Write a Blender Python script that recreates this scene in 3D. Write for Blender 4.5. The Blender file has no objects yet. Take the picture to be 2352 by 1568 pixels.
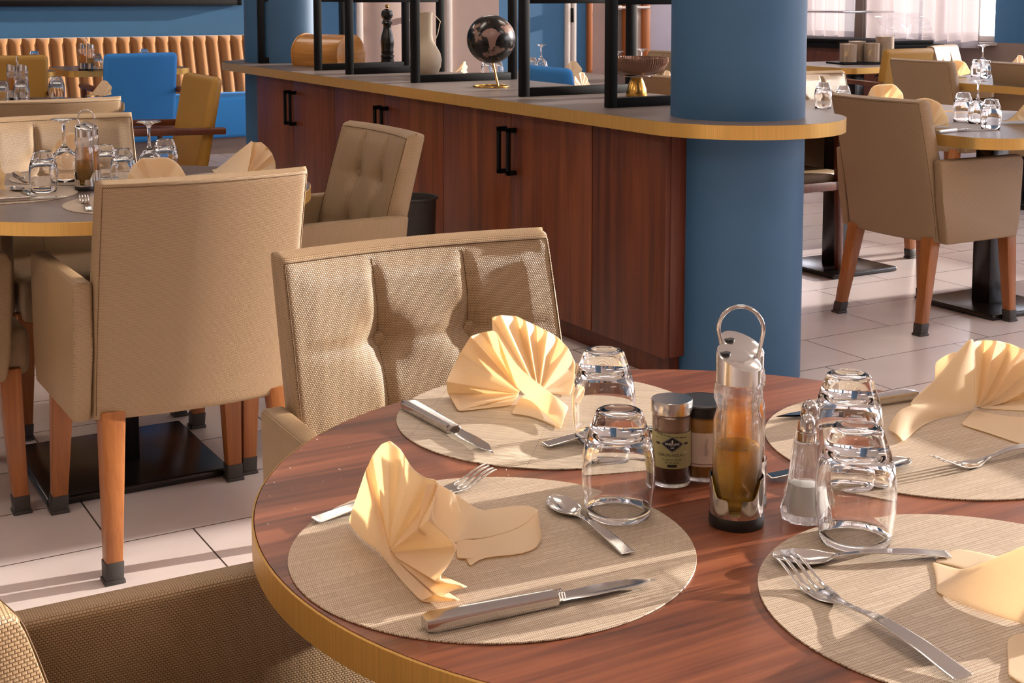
import bpy, bmesh, math, random
from math import sin, cos, pi, radians, sqrt, atan2
from mathutils import Vector, Matrix, noise

random.seed(7)
C = bpy.context.scene.collection
SC = bpy.context.scene

# ---------------------------------------------------------------- camera (X = along the window wall normal, Y = along the counter)
HC, F_PX, PITCH, YH, YAW = 1.26, 3150.0, radians(5.5), -15.0, -math.atan2(0.50183, 0.86497)
YP = YH + F_PX * math.tan(PITCH)
cam_d = bpy.data.cameras.new('camera'); cam = bpy.data.objects.new('camera', cam_d); C.objects.link(cam)
cam.location = (0, 0, HC); cam.rotation_euler = (pi / 2 - PITCH, 0, YAW)
cam_d.sensor_width = 36; cam_d.lens = 36 * F_PX / 2352; cam_d.shift_y = -(784 - YP) / 2352
cam_d.clip_start = 0.02; cam_d.clip_end = 200
SC.camera = cam
RC = Matrix.Rotation(YAW, 3, 'Z')
def ray(px, py):
    x, up = (px - 1176), -(py - YP)
    c, s = cos(PITCH), sin(PITCH)
    return RC @ Vector((x, F_PX * c + up * s, -F_PX * s + up * c))
def P(px, py, z):
    """the point at height z that the photograph shows at this pixel"""
    d = ray(px, py); t = (z - HC) / d.z
    return Vector((d.x * t, d.y * t, z))
def PP(px, py, p0, n, off=0.0):
    """the point of the plane through p0 with normal n (moved by off) seen at this pixel"""
    d = ray(px, py); o = Vector((0, 0, HC))
    t = ((p0 - o).dot(n) + off) / d.dot(n)
    return o + d * t

# ---------------------------------------------------------------- properties
def tag(o, label=None, cat=None, group=None, kind=None):
    if label: o['label'] = label
    if cat: o['category'] = cat
    if group: o['group'] = group
    if kind: o['kind'] = kind
    return o
def thing(name, label, cat, loc=(0, 0, 0), rz=0, group=None):
    o = bpy.data.objects.new(name, None); C.objects.link(o)
    o.empty_display_size = 0.05
    o.location = loc; o.rotation_euler = (0, 0, rz)
    return tag(o, label, cat, group)
def kids(o): return [c for c in bpy.data.objects if c.parent == o]
def dup(root, loc, rz, label=None, group=None, cat=None, mats=None):
    def cp(o, parent):
        c = o.copy(); C.objects.link(c)
        if parent is not None: c.parent = parent
        for ch in kids_of.get(o.name, []): cp(ch, c)
        return c
    kids_of = {}
    for o in bpy.data.objects:
        if o.parent: kids_of.setdefault(o.parent.name, []).append(o)
    r = cp(root, None)
    r.location = loc; r.rotation_euler = (0, 0, rz)
    if label: r['label'] = label
    if group: r['group'] = group
    if cat: r['category'] = cat
    return r

# ---------------------------------------------------------------- mesh helpers
def box(bm, x0, x1, y0, y1, z0, z1, bev=0.0, seg=2, M=None):
    r = bmesh.ops.create_cube(bm, size=1.0)
    vs = r['verts']
    for v in vs:
        v.co = Vector(((x0 + x1) / 2 + v.co.x * (x1 - x0), (y0 + y1) / 2 + v.co.y * (y1 - y0), (z0 + z1) / 2 + v.co.z * (z1 - z0)))
    if bev > 0:
        es = list({e for v in vs for e in v.link_edges})
        r2 = bmesh.ops.bevel(bm, geom=es, offset=bev, segments=seg, affect='EDGES', profile=0.5)
        vs = list({v for f in r2['faces'] for v in f.verts} | {v for v in vs if v.is_valid})
    if M is not None:
        for v in vs: v.co = M @ v.co
    return vs
def lathe(bm, prof, n=32, cx=0, cy=0, cz=0, closed=False, rad=None):
    """prof: list of (r, z); rad(theta, i) optional radius factor"""
    rings = []
    for i, (r, z) in enumerate(prof):
        if r < 1e-6: rings.append([bm.verts.new((cx, cy, cz + z))])
        else:
            rings.append([bm.verts.new((cx + r * (rad(2 * pi * k / n, i) if rad else 1) * cos(2 * pi * k / n),
                                        cy + r * (rad(2 * pi * k / n, i) if rad else 1) * sin(2 * pi * k / n), cz + z)) for k in range(n)])
    m = len(rings)
    for i in range(m if closed else m - 1):
        a, b = rings[i], rings[(i + 1) % m]
        if len(a) == 1 and len(b) == 1: continue
        for k in range(n):
            k2 = (k + 1) % n
            if len(a) == 1: f = [a[0], b[k2], b[k]]
            elif len(b) == 1: f = [a[k], a[k2], b[0]]
            else: f = [a[k], a[k2], b[k2], b[k]]
            try: bm.faces.new(f)
            except ValueError: pass
def tube(bm, pts, r, n=8, closed=False, cap=True):
    pts = [Vector(p) for p in pts]
    rings = []; m = len(pts); prev = None
    for i, p in enumerate(pts):
        if closed: d = (pts[(i + 1) % m] - pts[i - 1]).normalized()
        else: d = (pts[min(i + 1, m - 1)] - pts[max(i - 1, 0)]).normalized()
        if prev is None:
            a = Vector((0, 0, 1)) if abs(d.z) < 0.9 else Vector((1, 0, 0))
            x = d.cross(a).normalized()
        else: x = (prev - d * prev.dot(d)).normalized()
        prev = x; y = d.cross(x)
        rr = r[i] if isinstance(r, (list, tuple)) else r
        rings.append([bm.verts.new(p + (x * cos(2 * pi * k / n) + y * sin(2 * pi * k / n)) * rr) for k in range(n)])
    for i in range(m if closed else m - 1):
        a, b = rings[i], rings[(i + 1) % m]
        for k in range(n): bm.faces.new([a[k], a[(k + 1) % n], b[(k + 1) % n], b[k]])
    if cap and not closed:
        bm.faces.new(rings[0]); bm.faces.new(rings[-1])
def prism(bm, poly, h0, h1, axis='z', bev=0.0, seg=2):
    """poly in the two other axes, extruded from h0 to h1"""
    def mk(p, h):
        return {'z': (p[0], p[1], h), 'x': (h, p[0], p[1]), 'y': (p[0], h, p[1])}[axis]
    a = [bm.verts.new(mk(p, h0)) for p in poly]; b = [bm.verts.new(mk(p, h1)) for p in poly]
    fs = [bm.faces.new(a), bm.faces.new(b)]
    n = len(poly)
    for i in range(n): fs.append(bm.faces.new([a[i], a[(i + 1) % n], b[(i + 1) % n], b[i]]))
    if bev > 0:
        es = list({e for f in fs for e in f.edges})
        bmesh.ops.bevel(bm, geom=es, offset=bev, segments=seg, affect='EDGES', profile=0.5)
def taper(bm, p0, w0, d0, p1, w1, d1, bev=0.0):
    """square bar from p0 (widths w0 x d0) to p1"""
    a = [bm.verts.new((p0[0] + sx * w0 / 2, p0[1] + sy * d0 / 2, p0[2])) for sx, sy in ((-1, -1), (1, -1), (1, 1), (-1, 1))]
    b = [bm.verts.new((p1[0] + sx * w1 / 2, p1[1] + sy * d1 / 2, p1[2])) for sx, sy in ((-1, -1), (1, -1), (1, 1), (-1, 1))]
    fs = [bm.faces.new(a), bm.faces.new(b)]
    for i in range(4): fs.append(bm.faces.new([a[i], a[(i + 1) % 4], b[(i + 1) % 4], b[i]]))
    if bev > 0: bmesh.ops.bevel(bm, geom=list({e for f in fs for e in f.edges}), offset=bev, segments=2, affect='EDGES', profile=0.5)
def gridf(bm, fn, nu, nv, skip=None, closed_u=False):
    vs = [[bm.verts.new(fn(i / nu, j / nv)) for j in range(nv + 1)] for i in range(nu if closed_u else nu + 1)]
    for i in range(nu):
        for j in range(nv):
            if skip and skip(i, j): continue
            i2 = (i + 1) % nu if closed_u else i + 1
            try: bm.faces.new([vs[i][j], vs[i2][j], vs[i2][j + 1], vs[i][j + 1]])
            except ValueError: pass
    return vs
def obj(name, bm, m, parent=None, loc=None, rz=None, ang=38, solid=0, sub=0, smooth=True, offset=0.0):
    bmesh.ops.remove_doubles(bm, verts=bm.verts, dist=1e-6)
    bmesh.ops.recalc_face_normals(bm, faces=bm.faces)
    bm.normal_update()
    uv = bm.loops.layers.uv.new('UVMap')
    for f in bm.faces:
        f.smooth = smooth
        n = f.normal; ax, ay, az = abs(n.x), abs(n.y), abs(n.z)
        for l in f.loops:
            c = l.vert.co
            l[uv].uv = (c.y, c.z) if ax >= ay and ax >= az else ((c.x, c.z) if ay >= az else (c.x, c.y))
    a = radians(ang)
    for e in bm.edges:
        if len(e.link_faces) == 2: e.smooth = e.calc_face_angle(0) < a
    me = bpy.data.meshes.new(name); bm.to_mesh(me); bm.free()
    me.materials.append(m)
    o = bpy.data.objects.new(name, me); C.objects.link(o)
    if parent is not None: o.parent = parent
    if loc is not None: o.location = loc
    if rz is not None: o.rotation_euler = (0, 0, rz)
    if solid:
        md = o.modifiers.new('Solidify', 'SOLIDIFY'); md.thickness = solid; md.offset = offset
    if sub:
        md = o.modifiers.new('Subdivision', 'SUBSURF'); md.levels = sub; md.render_levels = sub
    return o
def BM(): return bmesh.new()

# ---------------------------------------------------------------- materials
def new_mat(name):
    m = bpy.data.materials.new(name); m.use_nodes = True
    nt = m.node_tree; b = nt.nodes['Principled BSDF']
    return m, nt, b
def N(nt, typ, **kw):
    n = nt.nodes.new(typ)
    for k, v in kw.items():
        if k in n.inputs.keys(): n.inputs[k].default_value = v
        else: setattr(n, k, v)
    return n
def rgba(c): return (c[0], c[1], c[2], 1.0)
def hexc(h):
    h = h.lstrip('#'); v = [int(h[i:i + 2], 16) / 255 for i in (0, 2, 4)]
    return tuple(x / 12.92 if x <= 0.04045 else ((x + 0.055) / 1.055) ** 2.4 for x in v)
def mat(name, col, rough=0.5, metal=0.0, **kw):
    m, nt, b = new_mat(name)
    b.inputs['Base Color'].default_value = rgba(col); b.inputs['Roughness'].default_value = rough; b.inputs['Metallic'].default_value = metal
    for k, v in kw.items(): b.inputs[k.replace('_', ' ')].default_value = v
    # a trace of mottling so that no surface is perfectly uniform
    if metal < 0.5 and not kw.get('Transmission_Weight'):
        tc = N(nt, 'ShaderNodeTexCoord'); nz = N(nt, 'ShaderNodeTexNoise', Scale=9.0, Detail=3.0)
        nt.links.new(tc.outputs['Object'], nz.inputs['Vector'])
        mx = N(nt, 'ShaderNodeMixRGB', blend_type='MIX'); mx.inputs[1].default_value = rgba([c * 0.93 for c in col]); mx.inputs[2].default_value = rgba([min(1, c * 1.06) for c in col])
        nt.links.new(nz.outputs['Fac'], mx.inputs[0]); nt.links.new(mx.outputs[0], b.inputs['Base Color'])
    return m
def ramp(nt, stops):
    r = nt.nodes.new('ShaderNodeValToRGB'); cr = r.color_ramp
    while len(cr.elements) < len(stops): cr.elements.new(0.5)
    for e, (p, c) in zip(cr.elements, stops): e.position = p; e.color = rgba(c)
    return r
def leather(name, col, dark, bump=0.5):
    m, nt, b = new_mat(name); L = nt.links.new
    uv = N(nt, 'ShaderNodeTexCoord')
    br = N(nt, 'ShaderNodeTexBrick', offset=0.5, Scale=1.0)
    br.inputs['Brick Width'].default_value = 0.0037; br.inputs['Row Height'].default_value = 0.0026
    br.inputs['Mortar Size'].default_value = 0.0008; br.inputs['Mortar Smooth'].default_value = 1.0
    br.inputs['Color1'].default_value = rgba(col); br.inputs['Color2'].default_value = rgba([c * 0.96 for c in col]); br.inputs['Mortar'].default_value = rgba(dark)
    L(uv.outputs['UV'], br.inputs['Vector']); L(br.outputs['Color'], b.inputs['Base Color'])
    bp = N(nt, 'ShaderNodeBump', invert=True); bp.inputs['Strength'].default_value = bump; bp.inputs['Distance'].default_value = 0.0009
    L(br.outputs['Fac'], bp.inputs['Height']); L(bp.outputs['Normal'], b.inputs['Normal'])
    b.inputs['Roughness'].default_value = 0.42; b.inputs['Specular IOR Level'].default_value = 0.45
    return m
def wood(name, stops, scale, rough=0.35, coord='Object', bump=0.05, seed=0.0):
    """scale: the stretch of the grain per axis"""
    m, nt, b = new_mat(name); L = nt.links.new
    tc = N(nt, 'ShaderNodeTexCoord'); mp = N(nt, 'ShaderNodeMapping'); mp.inputs['Scale'].default_value = scale; mp.inputs['Location'].default_value = (seed, seed * 1.7, seed * 0.6)
    L(tc.outputs[coord], mp.inputs['Vector'])
    n1 = N(nt, 'ShaderNodeTexNoise', Scale=1.0, Detail=5.0, Roughness=0.62, Distortion=0.6); L(mp.outputs[0], n1.inputs['Vector'])
    mp2 = N(nt, 'ShaderNodeMapping'); mp2.inputs['Scale'].default_value = [s * 5.5 if s > 3 else s * 1.5 for s in scale]; L(tc.outputs[coord], mp2.inputs['Vector'])
    n2 = N(nt, 'ShaderNodeTexNoise', Scale=1.0, Detail=6.0, Roughness=0.7); L(mp2.outputs[0], n2.inputs['Vector'])
    mx = N(nt, 'ShaderNodeMath', operation='MULTIPLY_ADD'); mx.inputs[1].default_value = 0.35; L(n2.outputs['Fac'], mx.inputs[0])
    sc = N(nt, 'ShaderNodeMath', operation='MULTIPLY'); sc.inputs[1].default_value = 0.70; L(n1.outputs['Fac'], sc.inputs[0]); L(sc.outputs[0], mx.inputs[2])
    r = ramp(nt, stops); L(mx.outputs[0], r.inputs[0]); L(r.outputs['Color'], b.inputs['Base Color'])
    bp = N(nt, 'ShaderNodeBump'); bp.inputs['Strength'].default_value = bump; bp.inputs['Distance'].default_value = 0.001
    L(n2.outputs['Fac'], bp.inputs['Height']); L(bp.outputs['Normal'], b.inputs['Normal'])
    b.inputs['Roughness'].default_value = rough
    return m
def fabric(name, col, rough=0.85, scale=260.0, bump=0.25, trans=0.0, sheen=0.0, tcol=None):
    m, nt, b = new_mat(name); L = nt.links.new
    tc = N(nt, 'ShaderNodeTexCoord'); n1 = N(nt, 'ShaderNodeTexNoise', Scale=scale, Detail=2.0); L(tc.outputs['Object'], n1.inputs['Vector'])
    mx = N(nt, 'ShaderNodeMixRGB'); mx.inputs[1].default_value = rgba([c * 0.85 for c in col]); mx.inputs[2].default_value = rgba([min(1, c * 1.1) for c in col]); L(n1.outputs['Fac'], mx.inputs[0])
    L(mx.outputs[0], b.inputs['Base Color'])
    bp = N(nt, 'ShaderNodeBump'); bp.inputs['Strength'].default_value = bump; bp.inputs['Distance'].default_value = 0.0008; L(n1.outputs['Fac'], bp.inputs['Height']); L(bp.outputs['Normal'], b.inputs['Normal'])
    b.inputs['Roughness'].default_value = rough
    if sheen: b.inputs['Sheen Weight'].default_value = sheen
    if trans:
        tr = N(nt, 'ShaderNodeBsdfTranslucent'); tr.inputs['Color'].default_value = rgba(tcol or col)
        mix = N(nt, 'ShaderNodeMixShader'); mix.inputs[0].default_value = trans
        out = nt.nodes['Material Output']; L(b.outputs[0], mix.inputs[1]); L(tr.outputs[0], mix.inputs[2]); L(mix.outputs[0], out.inputs['Surface'])
    return m
def weave(name, light, dark, rot=0.0, stripes=False):
    m, nt, b = new_mat(name); L = nt.links.new
    tc = N(nt, 'ShaderNodeTexCoord'); mp = N(nt, 'ShaderNodeMapping'); mp.inputs['Rotation'].default_value = (0, 0, rot); L(tc.outputs['Object'], mp.inputs['Vector'])
    br = N(nt, 'ShaderNodeTexBrick', offset=0.5, Scale=1.0)
    br.inputs['Brick Width'].default_value = 0.30 if stripes else 0.0018; br.inputs['Row Height'].default_value = 0.0040 if stripes else 0.0036
    br.inputs['Mortar Size'].default_value = 0.0006 if stripes else 0.00035; br.inputs['Mortar Smooth'].default_value = 0.6
    br.inputs['Color1'].default_value = rgba(light); br.inputs['Color2'].default_value = rgba([c * 0.9 for c in light]); br.inputs['Mortar'].default_value = rgba(dark)
    L(mp.outputs[0], br.inputs['Vector'])
    # dashes of darker yarn
    mp2 = N(nt, 'ShaderNodeMapping'); mp2.inputs['Scale'].default_value = (18, 330, 1) if not stripes else (9, 260, 1); L(mp.outputs[0], mp2.inputs['Vector'])
    nz = N(nt, 'ShaderNodeTexNoise', Scale=1.0, Detail=1.0); L(mp2.outputs[0], nz.inputs['Vector'])
    r = ramp(nt, [(0.52, (0, 0, 0)), (0.66, (1, 1, 1))]); L(nz.outputs['Fac'], r.inputs[0])
    mp3 = N(nt, 'ShaderNodeMapping'); mp3.inputs['Scale'].default_value = (1, 1, 1); L(mp.outputs[0], mp3.inputs['Vector'])
    b2 = N(nt, 'ShaderNodeTexBrick', offset=0.37, Scale=1.0); b2.inputs['Brick Width'].default_value = 0.033; b2.inputs['Row Height'].default_value = 0.0078
    b2.inputs['Mortar Size'].default_value = 0.0007; b2.inputs['Mortar Smooth'].default_value = 0.2
    b2.inputs['Color1'].default_value = (1, 1, 1, 1); b2.inputs['Color2'].default_value = (0.88, 0.86, 0.84, 1); b2.inputs['Mortar'].default_value = (0.82, 0.76, 0.7, 1) if not stripes else (1, 1, 1, 1)
    L(mp3.outputs[0], b2.inputs['Vector'])
    mx = N(nt, 'ShaderNodeMixRGB', blend_type='MIX'); mx.inputs[2].default_value = rgba([l * 0.45 + d * 0.55 for l, d in zip(light, dark)])
    f = N(nt, 'ShaderNodeMath', operation='MULTIPLY'); f.inputs[1].default_value = 0.65; L(r.outputs['Color'], f.inputs[0])
    L(f.outputs[0], mx.inputs[0]); L(br.outputs['Color'], mx.inputs[1])
    ml = N(nt, 'ShaderNodeMixRGB', blend_type='MULTIPLY'); ml.inputs[0].default_value = 1.0; L(mx.outputs[0], ml.inputs[1]); L(b2.outputs['Color'], ml.inputs[2])
    L(ml.outputs[0], b.inputs['Base Color'])
    bp = N(nt, 'ShaderNodeBump', invert=True); bp.inputs['Strength'].default_value = 0.6; bp.inputs['Distance'].default_value = 0.0006
    L(br.outputs['Fac'], bp.inputs['Height']); L(bp.outputs['Normal'], b.inputs['Normal'])
    b.inputs['Roughness'].default_value = 0.5
    return m
def glass_mat(name, col=(1, 1, 1), ior=1.5, rough=0.0):
    m, nt, b = new_mat(name)
    b.inputs['Base Color'].default_value = rgba(col); b.inputs['Roughness'].default_value = rough; b.inputs['IOR'].default_value = ior
    b.inputs['Transmission Weight'].default_value = 1.0
    return m
def thin_glass(name, tint=(1, 1, 1), ior=1.45):
    """a thin pane: light passes straight through, with a Fresnel reflection"""
    m, nt, b = new_mat(name); L = nt.links.new
    fr = N(nt, 'ShaderNodeLayerWeight'); fr.inputs['Blend'].default_value = 0.25; pw = N(nt, 'ShaderNodeMath', operation='POWER'); pw.inputs[1].default_value = 3.0; L(fr.outputs['Facing'], pw.inputs[0]); fm = N(nt, 'ShaderNodeMath', operation='MULTIPLY_ADD'); fm.inputs[1].default_value = 0.5; fm.inputs[2].default_value = 0.05; L(pw.outputs[0], fm.inputs[0])
    t = N(nt, 'ShaderNodeBsdfTransparent'); t.inputs['Color'].default_value = rgba(tint)
    g = N(nt, 'ShaderNodeBsdfGlossy'); g.inputs['Roughness'].default_value = 0.01
    mx = N(nt, 'ShaderNodeMixShader'); L(fm.outputs[0], mx.inputs[0]); L(t.outputs[0], mx.inputs[1]); L(g.outputs[0], mx.inputs[2])
    L(mx.outputs[0], nt.nodes['Material Output'].inputs['Surface']); nt.nodes.remove(b)
    return m
def brass(name, col, rough=0.34, scale=(400, 400, 3)):
    m, nt, b = new_mat(name); L = nt.links.new
    tc = N(nt, 'ShaderNodeTexCoord'); mp = N(nt, 'ShaderNodeMapping'); mp.inputs['Scale'].default_value = scale; L(tc.outputs['Object'], mp.inputs['Vector'])
    nz = N(nt, 'ShaderNodeTexNoise', Scale=1.0, Detail=3.0); L(mp.outputs[0], nz.inputs['Vector'])
    r = ramp(nt, [(0.3, [c * 0.9 for c in col]), (0.7, [min(1, c * 1.08) for c in col])]); L(nz.outputs['Fac'], r.inputs[0]); L(r.outputs['Color'], b.inputs['Base Color'])
    b.inputs['Metallic'].default_value = 0.6; b.inputs['Roughness'].default_value = rough
    return m
def emit(name, col, s):
    m, nt, b = new_mat(name)
    b.inputs['Base Color'].default_value = rgba(col); b.inputs['Emission Color'].default_value = rgba(col); b.inputs['Emission Strength'].default_value = s
    return m

LE = leather('woven_cream_leatherette', hexc('#ae9270'), hexc('#735a3c'))
M = dict(
    seam=mat('seam_thread', hexc('#5d4428'), 0.8),
    beech=wood('beech_legs', [(0.25, hexc('#7a4420')), (0.75, hexc('#b0703c'))], (30, 30, 2.5), 0.35),
    footcap=mat('grey_plastic_foot', hexc('#3a3634'), 0.5),
    brass=brass('brushed_brass_edge', hexc('#d8ae62')),
    walnut=wood('walnut_tabletop', [(0.34, hexc('#2a120a')), (0.44, hexc('#5c2d1a')), (0.56, hexc('#7a4228')), (0.70, hexc('#94593b'))], (1.6, 24, 1), 0.36),
    taupe=wood('taupe_laminate', [(0.3, hexc('#574640')), (0.7, hexc('#74625a'))], (1.6, 24, 1), 0.3),
    cabinet=wood('cabinet_walnut', [(0.30, hexc('#3a190c')), (0.47, hexc('#6a3318')), (0.62, hexc('#7f4423')), (0.78, hexc('#9a5a32'))], (14, 14, 0.9), 0.4),
    cabinet_dark=wood('cabinet_end_walnut', [(0.30, hexc('#2a1008')), (0.5, hexc('#562612')), (0.72, hexc('#7a3f20'))], (14, 14, 0.9), 0.4, seed=3.0),
    counter=mat('grey_counter_laminate', hexc('#6f635e'), 0.36),
    blue=mat('blue_paint', hexc('#325c80'), 0.55),
    bluewall=mat('blue_wall_paint', hexc('#3a6f9a'), 0.6),
    black=mat('black_metal', hexc('#060607'), 0.55, Specular_IOR_Level=0.18),
    blackgloss=mat('black_gloss_steel', hexc('#171514'), 0.22, 0.0),
    steel=mat('polished_steel', (0.60, 0.57, 0.55), 0.12, 1.0),
    brushed=mat('brushed_steel', (0.60, 0.58, 0.56), 0.2, 1.0),
    cutlery=mat('cutlery_steel', (0.64, 0.62, 0.60), 0.14, 1.0),
    rubber=mat('black_plastic', hexc('#0e0d0d'), 0.4),
    mat_beige=weave('woven_vinyl_beige', hexc('#d6c7b4'), hexc('#8a7058')),
    mat_ribbed=weave('woven_vinyl_ribbed', hexc('#c9bba8'), hexc('#7c6854'), rot=radians(40), stripes=True),
    napkin=fabric('cream_napkin_cloth', hexc('#fbecd8'), 0.6, 700, 0.12, trans=0.58, sheen=0.1, tcol=(1.0, 0.85, 0.60)),
    glass=glass_mat('clear_glass'), bottle=glass_mat('bottle_glass', (0.99, 1.0, 0.98), 1.48),
    oil=glass_mat('olive_oil', (1.0, 0.90, 0.42), 1.33), vinegar=glass_mat('vinegar', (1.0, 0.72, 0.25), 1.33), dregs=glass_mat('dark_oil', (0.30, 0.24, 0.02), 1.33),
    salt=mat('salt', (0.95, 0.94, 0.93), 0.9), spice=fabric('ground_spice', hexc('#4a2a18'), 0.95, 500, 0.6), spice_light=fabric('spice_dust', hexc('#a07c64'), 0.95, 500, 0.4),
    mustard=fabric('mustard_grain', hexc('#b07828'), 0.6, 300, 0.4),
    lid=mat('black_lid', hexc('#1a1a1c'), 0.35),
    cream=mat('cream_paper', hexc('#d5c0b0'), 0.6), olive=mat('olive_label_paper', hexc('#aaa576'), 0.55), navy=mat('dark_label_ink', hexc('#1d1a1e'), 0.55), white=mat('white_ink', (0.85, 0.83, 0.8), 0.6), maroon=mat('maroon_ink', hexc('#6a2a2c'), 0.6),
    wineglass=glass_mat('wine_glass'),
    orange_fabric=fabric('tan_channel_upholstery', hexc('#a8713d'), 0.8, 300, 0.2, sheen=0.2), blue_fabric=fabric('blue_upholstery', hexc('#318ad8'), 0.85, 300, 0.25),
    mustard_leather=leather('mustard_leatherette', hexc('#b88a36'), hexc('#8a6422'), 0.25), blue_leather=fabric('blue_chair_upholstery', hexc('#2f86d8'), 0.75, 400, 0.2),
    darkwood=wood('dark_chair_wood', [(0.3, hexc('#3a180e')), (0.7, hexc('#6d3820'))], (20, 20, 3), 0.35),
    pinkwall=mat('pale_pink_wall', hexc('#a68f86'), 0.7), white_paint=mat('white_paint', hexc('#c9bfb8'), 0.6), ceiling=mat('white_ceiling', (0.82, 0.80, 0.77), 0.8),
    taupewall=mat('taupe_wall', hexc('#8f7c74'), 0.7), orangewood=wood('orange_door_wood', [(0.3, hexc('#8a4a20')), (0.7, hexc('#b46c34'))], (14, 14, 1), 0.4),
    greyglass=mat('grey_door_glass', hexc('#7d7974'), 0.15), lavender=mat('pale_lavender_wall', hexc('#b7adb4'), 0.7),
    bamboo=wood('bamboo_box', [(0.3, hexc('#a5662a')), (0.7, hexc('#d09548'))], (6, 3, 60), 0.3),
    vase=mat('stoneware', hexc('#b4a48e'), 0.6), gold=mat('gold_metal', hexc('#d6a556'), 0.22, 1.0), rosebowl=mat('ribbed_rose_glass', hexc('#8f6d5c'), 0.2, 0.4),
    trash=mat('dark_grey_bin', hexc('#3a3634'), 0.5), pane=thin_glass('window_pane'), acrylic=thin_glass('clear_acrylic', (0.97, 0.97, 0.98)),
    cereal=fabric('cereal_flakes', hexc('#b09a82'), 0.9, 60, 0.6), fillglow=emit('fill_panel_diffuser', (1.0, 0.88, 0.75), 16.5), ground=mat('pale_paving', hexc('#b8a898'), 0.9),
    red=mat('red_plastic', hexc('#b01c1c'), 0.5),
)
def part_glass(name, k):
    m = glass_mat(name, (1, 1, 1), 1.48); nt = m.node_tree; L = nt.links.new; b = nt.nodes['Principled BSDF']
    tp = N(nt, 'ShaderNodeBsdfTransparent'); mx = N(nt, 'ShaderNodeMixShader'); mx.inputs[0].default_value = k
    L(b.outputs[0], mx.inputs[1]); L(tp.outputs[0], mx.inputs[2]); L(mx.outputs[0], nt.nodes['Material Output'].inputs['Surface']); return m
M['bottle'] = part_glass('bottle_glass', .28); M['cruet_glass'] = part_glass('cruet_bottle_glass', .2)
def liquid(name, col, glow, k):
    m = glass_mat(name, col, 1.33); nt = m.node_tree; L = nt.links.new; b = nt.nodes['Principled BSDF']
    tr = N(nt, 'ShaderNodeBsdfTranslucent'); tr.inputs['Color'].default_value = rgba(glow)
    mx = N(nt, 'ShaderNodeMixShader'); mx.inputs[0].default_value = k; L(b.outputs[0], mx.inputs[1]); L(tr.outputs[0], mx.inputs[2]); L(mx.outputs[0], nt.nodes['Material Output'].inputs['Surface']); return m
M['oil'] = liquid('cloudy_olive_oil', (1.0, 0.82, 0.22), (1.0, 0.55, 0.05), .32); M['vinegar'] = liquid('amber_vinegar', (1.0, 0.66, 0.18), (1.0, 0.40, 0.05), .4)
def tile_mat():
    m, nt, b = new_mat('beige_floor_tiles'); L = nt.links.new
    tc = N(nt, 'ShaderNodeTexCoord'); mp = N(nt, 'ShaderNodeMapping'); mp.inputs['Location'].default_value = (-0.923, -0.005, 0); L(tc.outputs['Object'], mp.inputs['Vector'])
    br = N(nt, 'ShaderNodeTexBrick', offset=0.308, offset_frequency=2, Scale=1.0)
    br.inputs['Brick Width'].default_value = 0.617; br.inputs['Row Height'].default_value = 0.309; br.inputs['Mortar Size'].default_value = 0.0022; br.inputs['Mortar Smooth'].default_value = 0.1
    c = hexc('#e6dad8')
    br.inputs['Color1'].default_value = rgba(c); br.inputs['Color2'].default_value = rgba([x * 0.93 for x in c]); br.inputs['Mortar'].default_value = rgba(hexc('#4a4038'))
    L(mp.outputs[0], br.inputs['Vector'])
    nz = N(nt, 'ShaderNodeTexNoise', Scale=2.2, Detail=6.0, Roughness=0.6); L(tc.outputs['Object'], nz.inputs['Vector'])
    r = ramp(nt, [(0.3, (0.88, 0.86, 0.85)), (0.7, (1, 1, 1))]); L(nz.outputs['Fac'], r.inputs[0])
    ml = N(nt, 'ShaderNodeMixRGB', blend_type='MULTIPLY'); ml.inputs[0].default_value = 1.0; L(br.outputs['Color'], ml.inputs[1]); L(r.outputs['Color'], ml.inputs[2]); L(ml.outputs[0], b.inputs['Base Color'])
    bp = N(nt, 'ShaderNodeBump', invert=True); bp.inputs['Strength'].default_value = 0.4; bp.inputs['Distance'].default_value = 0.002; L(br.outputs['Fac'], bp.inputs['Height']); L(bp.outputs['Normal'], b.inputs['Normal'])
    b.inputs['Roughness'].default_value = 0.2
    return m
def sheer_mat():
    m, nt, b = new_mat('sheer_curtain'); L = nt.links.new
    tr = N(nt, 'ShaderNodeBsdfTranslucent'); tr.inputs['Color'].default_value = (0.23, 0.195, 0.19, 1)
    df = N(nt, 'ShaderNodeBsdfDiffuse'); df.inputs['Color'].default_value = (0.86, 0.76, 0.74, 1)
    tp = N(nt, 'ShaderNodeBsdfTransparent'); tp.inputs['Color'].default_value = (1, 0.95, 0.92, 1)
    a = N(nt, 'ShaderNodeMixShader'); a.inputs[0].default_value = 0.35; L(tr.outputs[0], a.inputs[1]); L(df.outputs[0], a.inputs[2])
    c = N(nt, 'ShaderNodeMixShader'); c.inputs[0].default_value = 0.05; L(a.outputs[0], c.inputs[1]); L(tp.outputs[0], c.inputs[2])
    L(c.outputs[0], nt.nodes['Material Output'].inputs['Surface']); nt.nodes.remove(b)
    return m
M['tiles'] = tile_mat(); M['sheer'] = sheer_mat()
def struct(name, bm, m, parent=None, **kw):
    o = obj(name, bm, m, parent, **kw)
    if parent is None: o['kind'] = 'structure'
    return o

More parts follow.
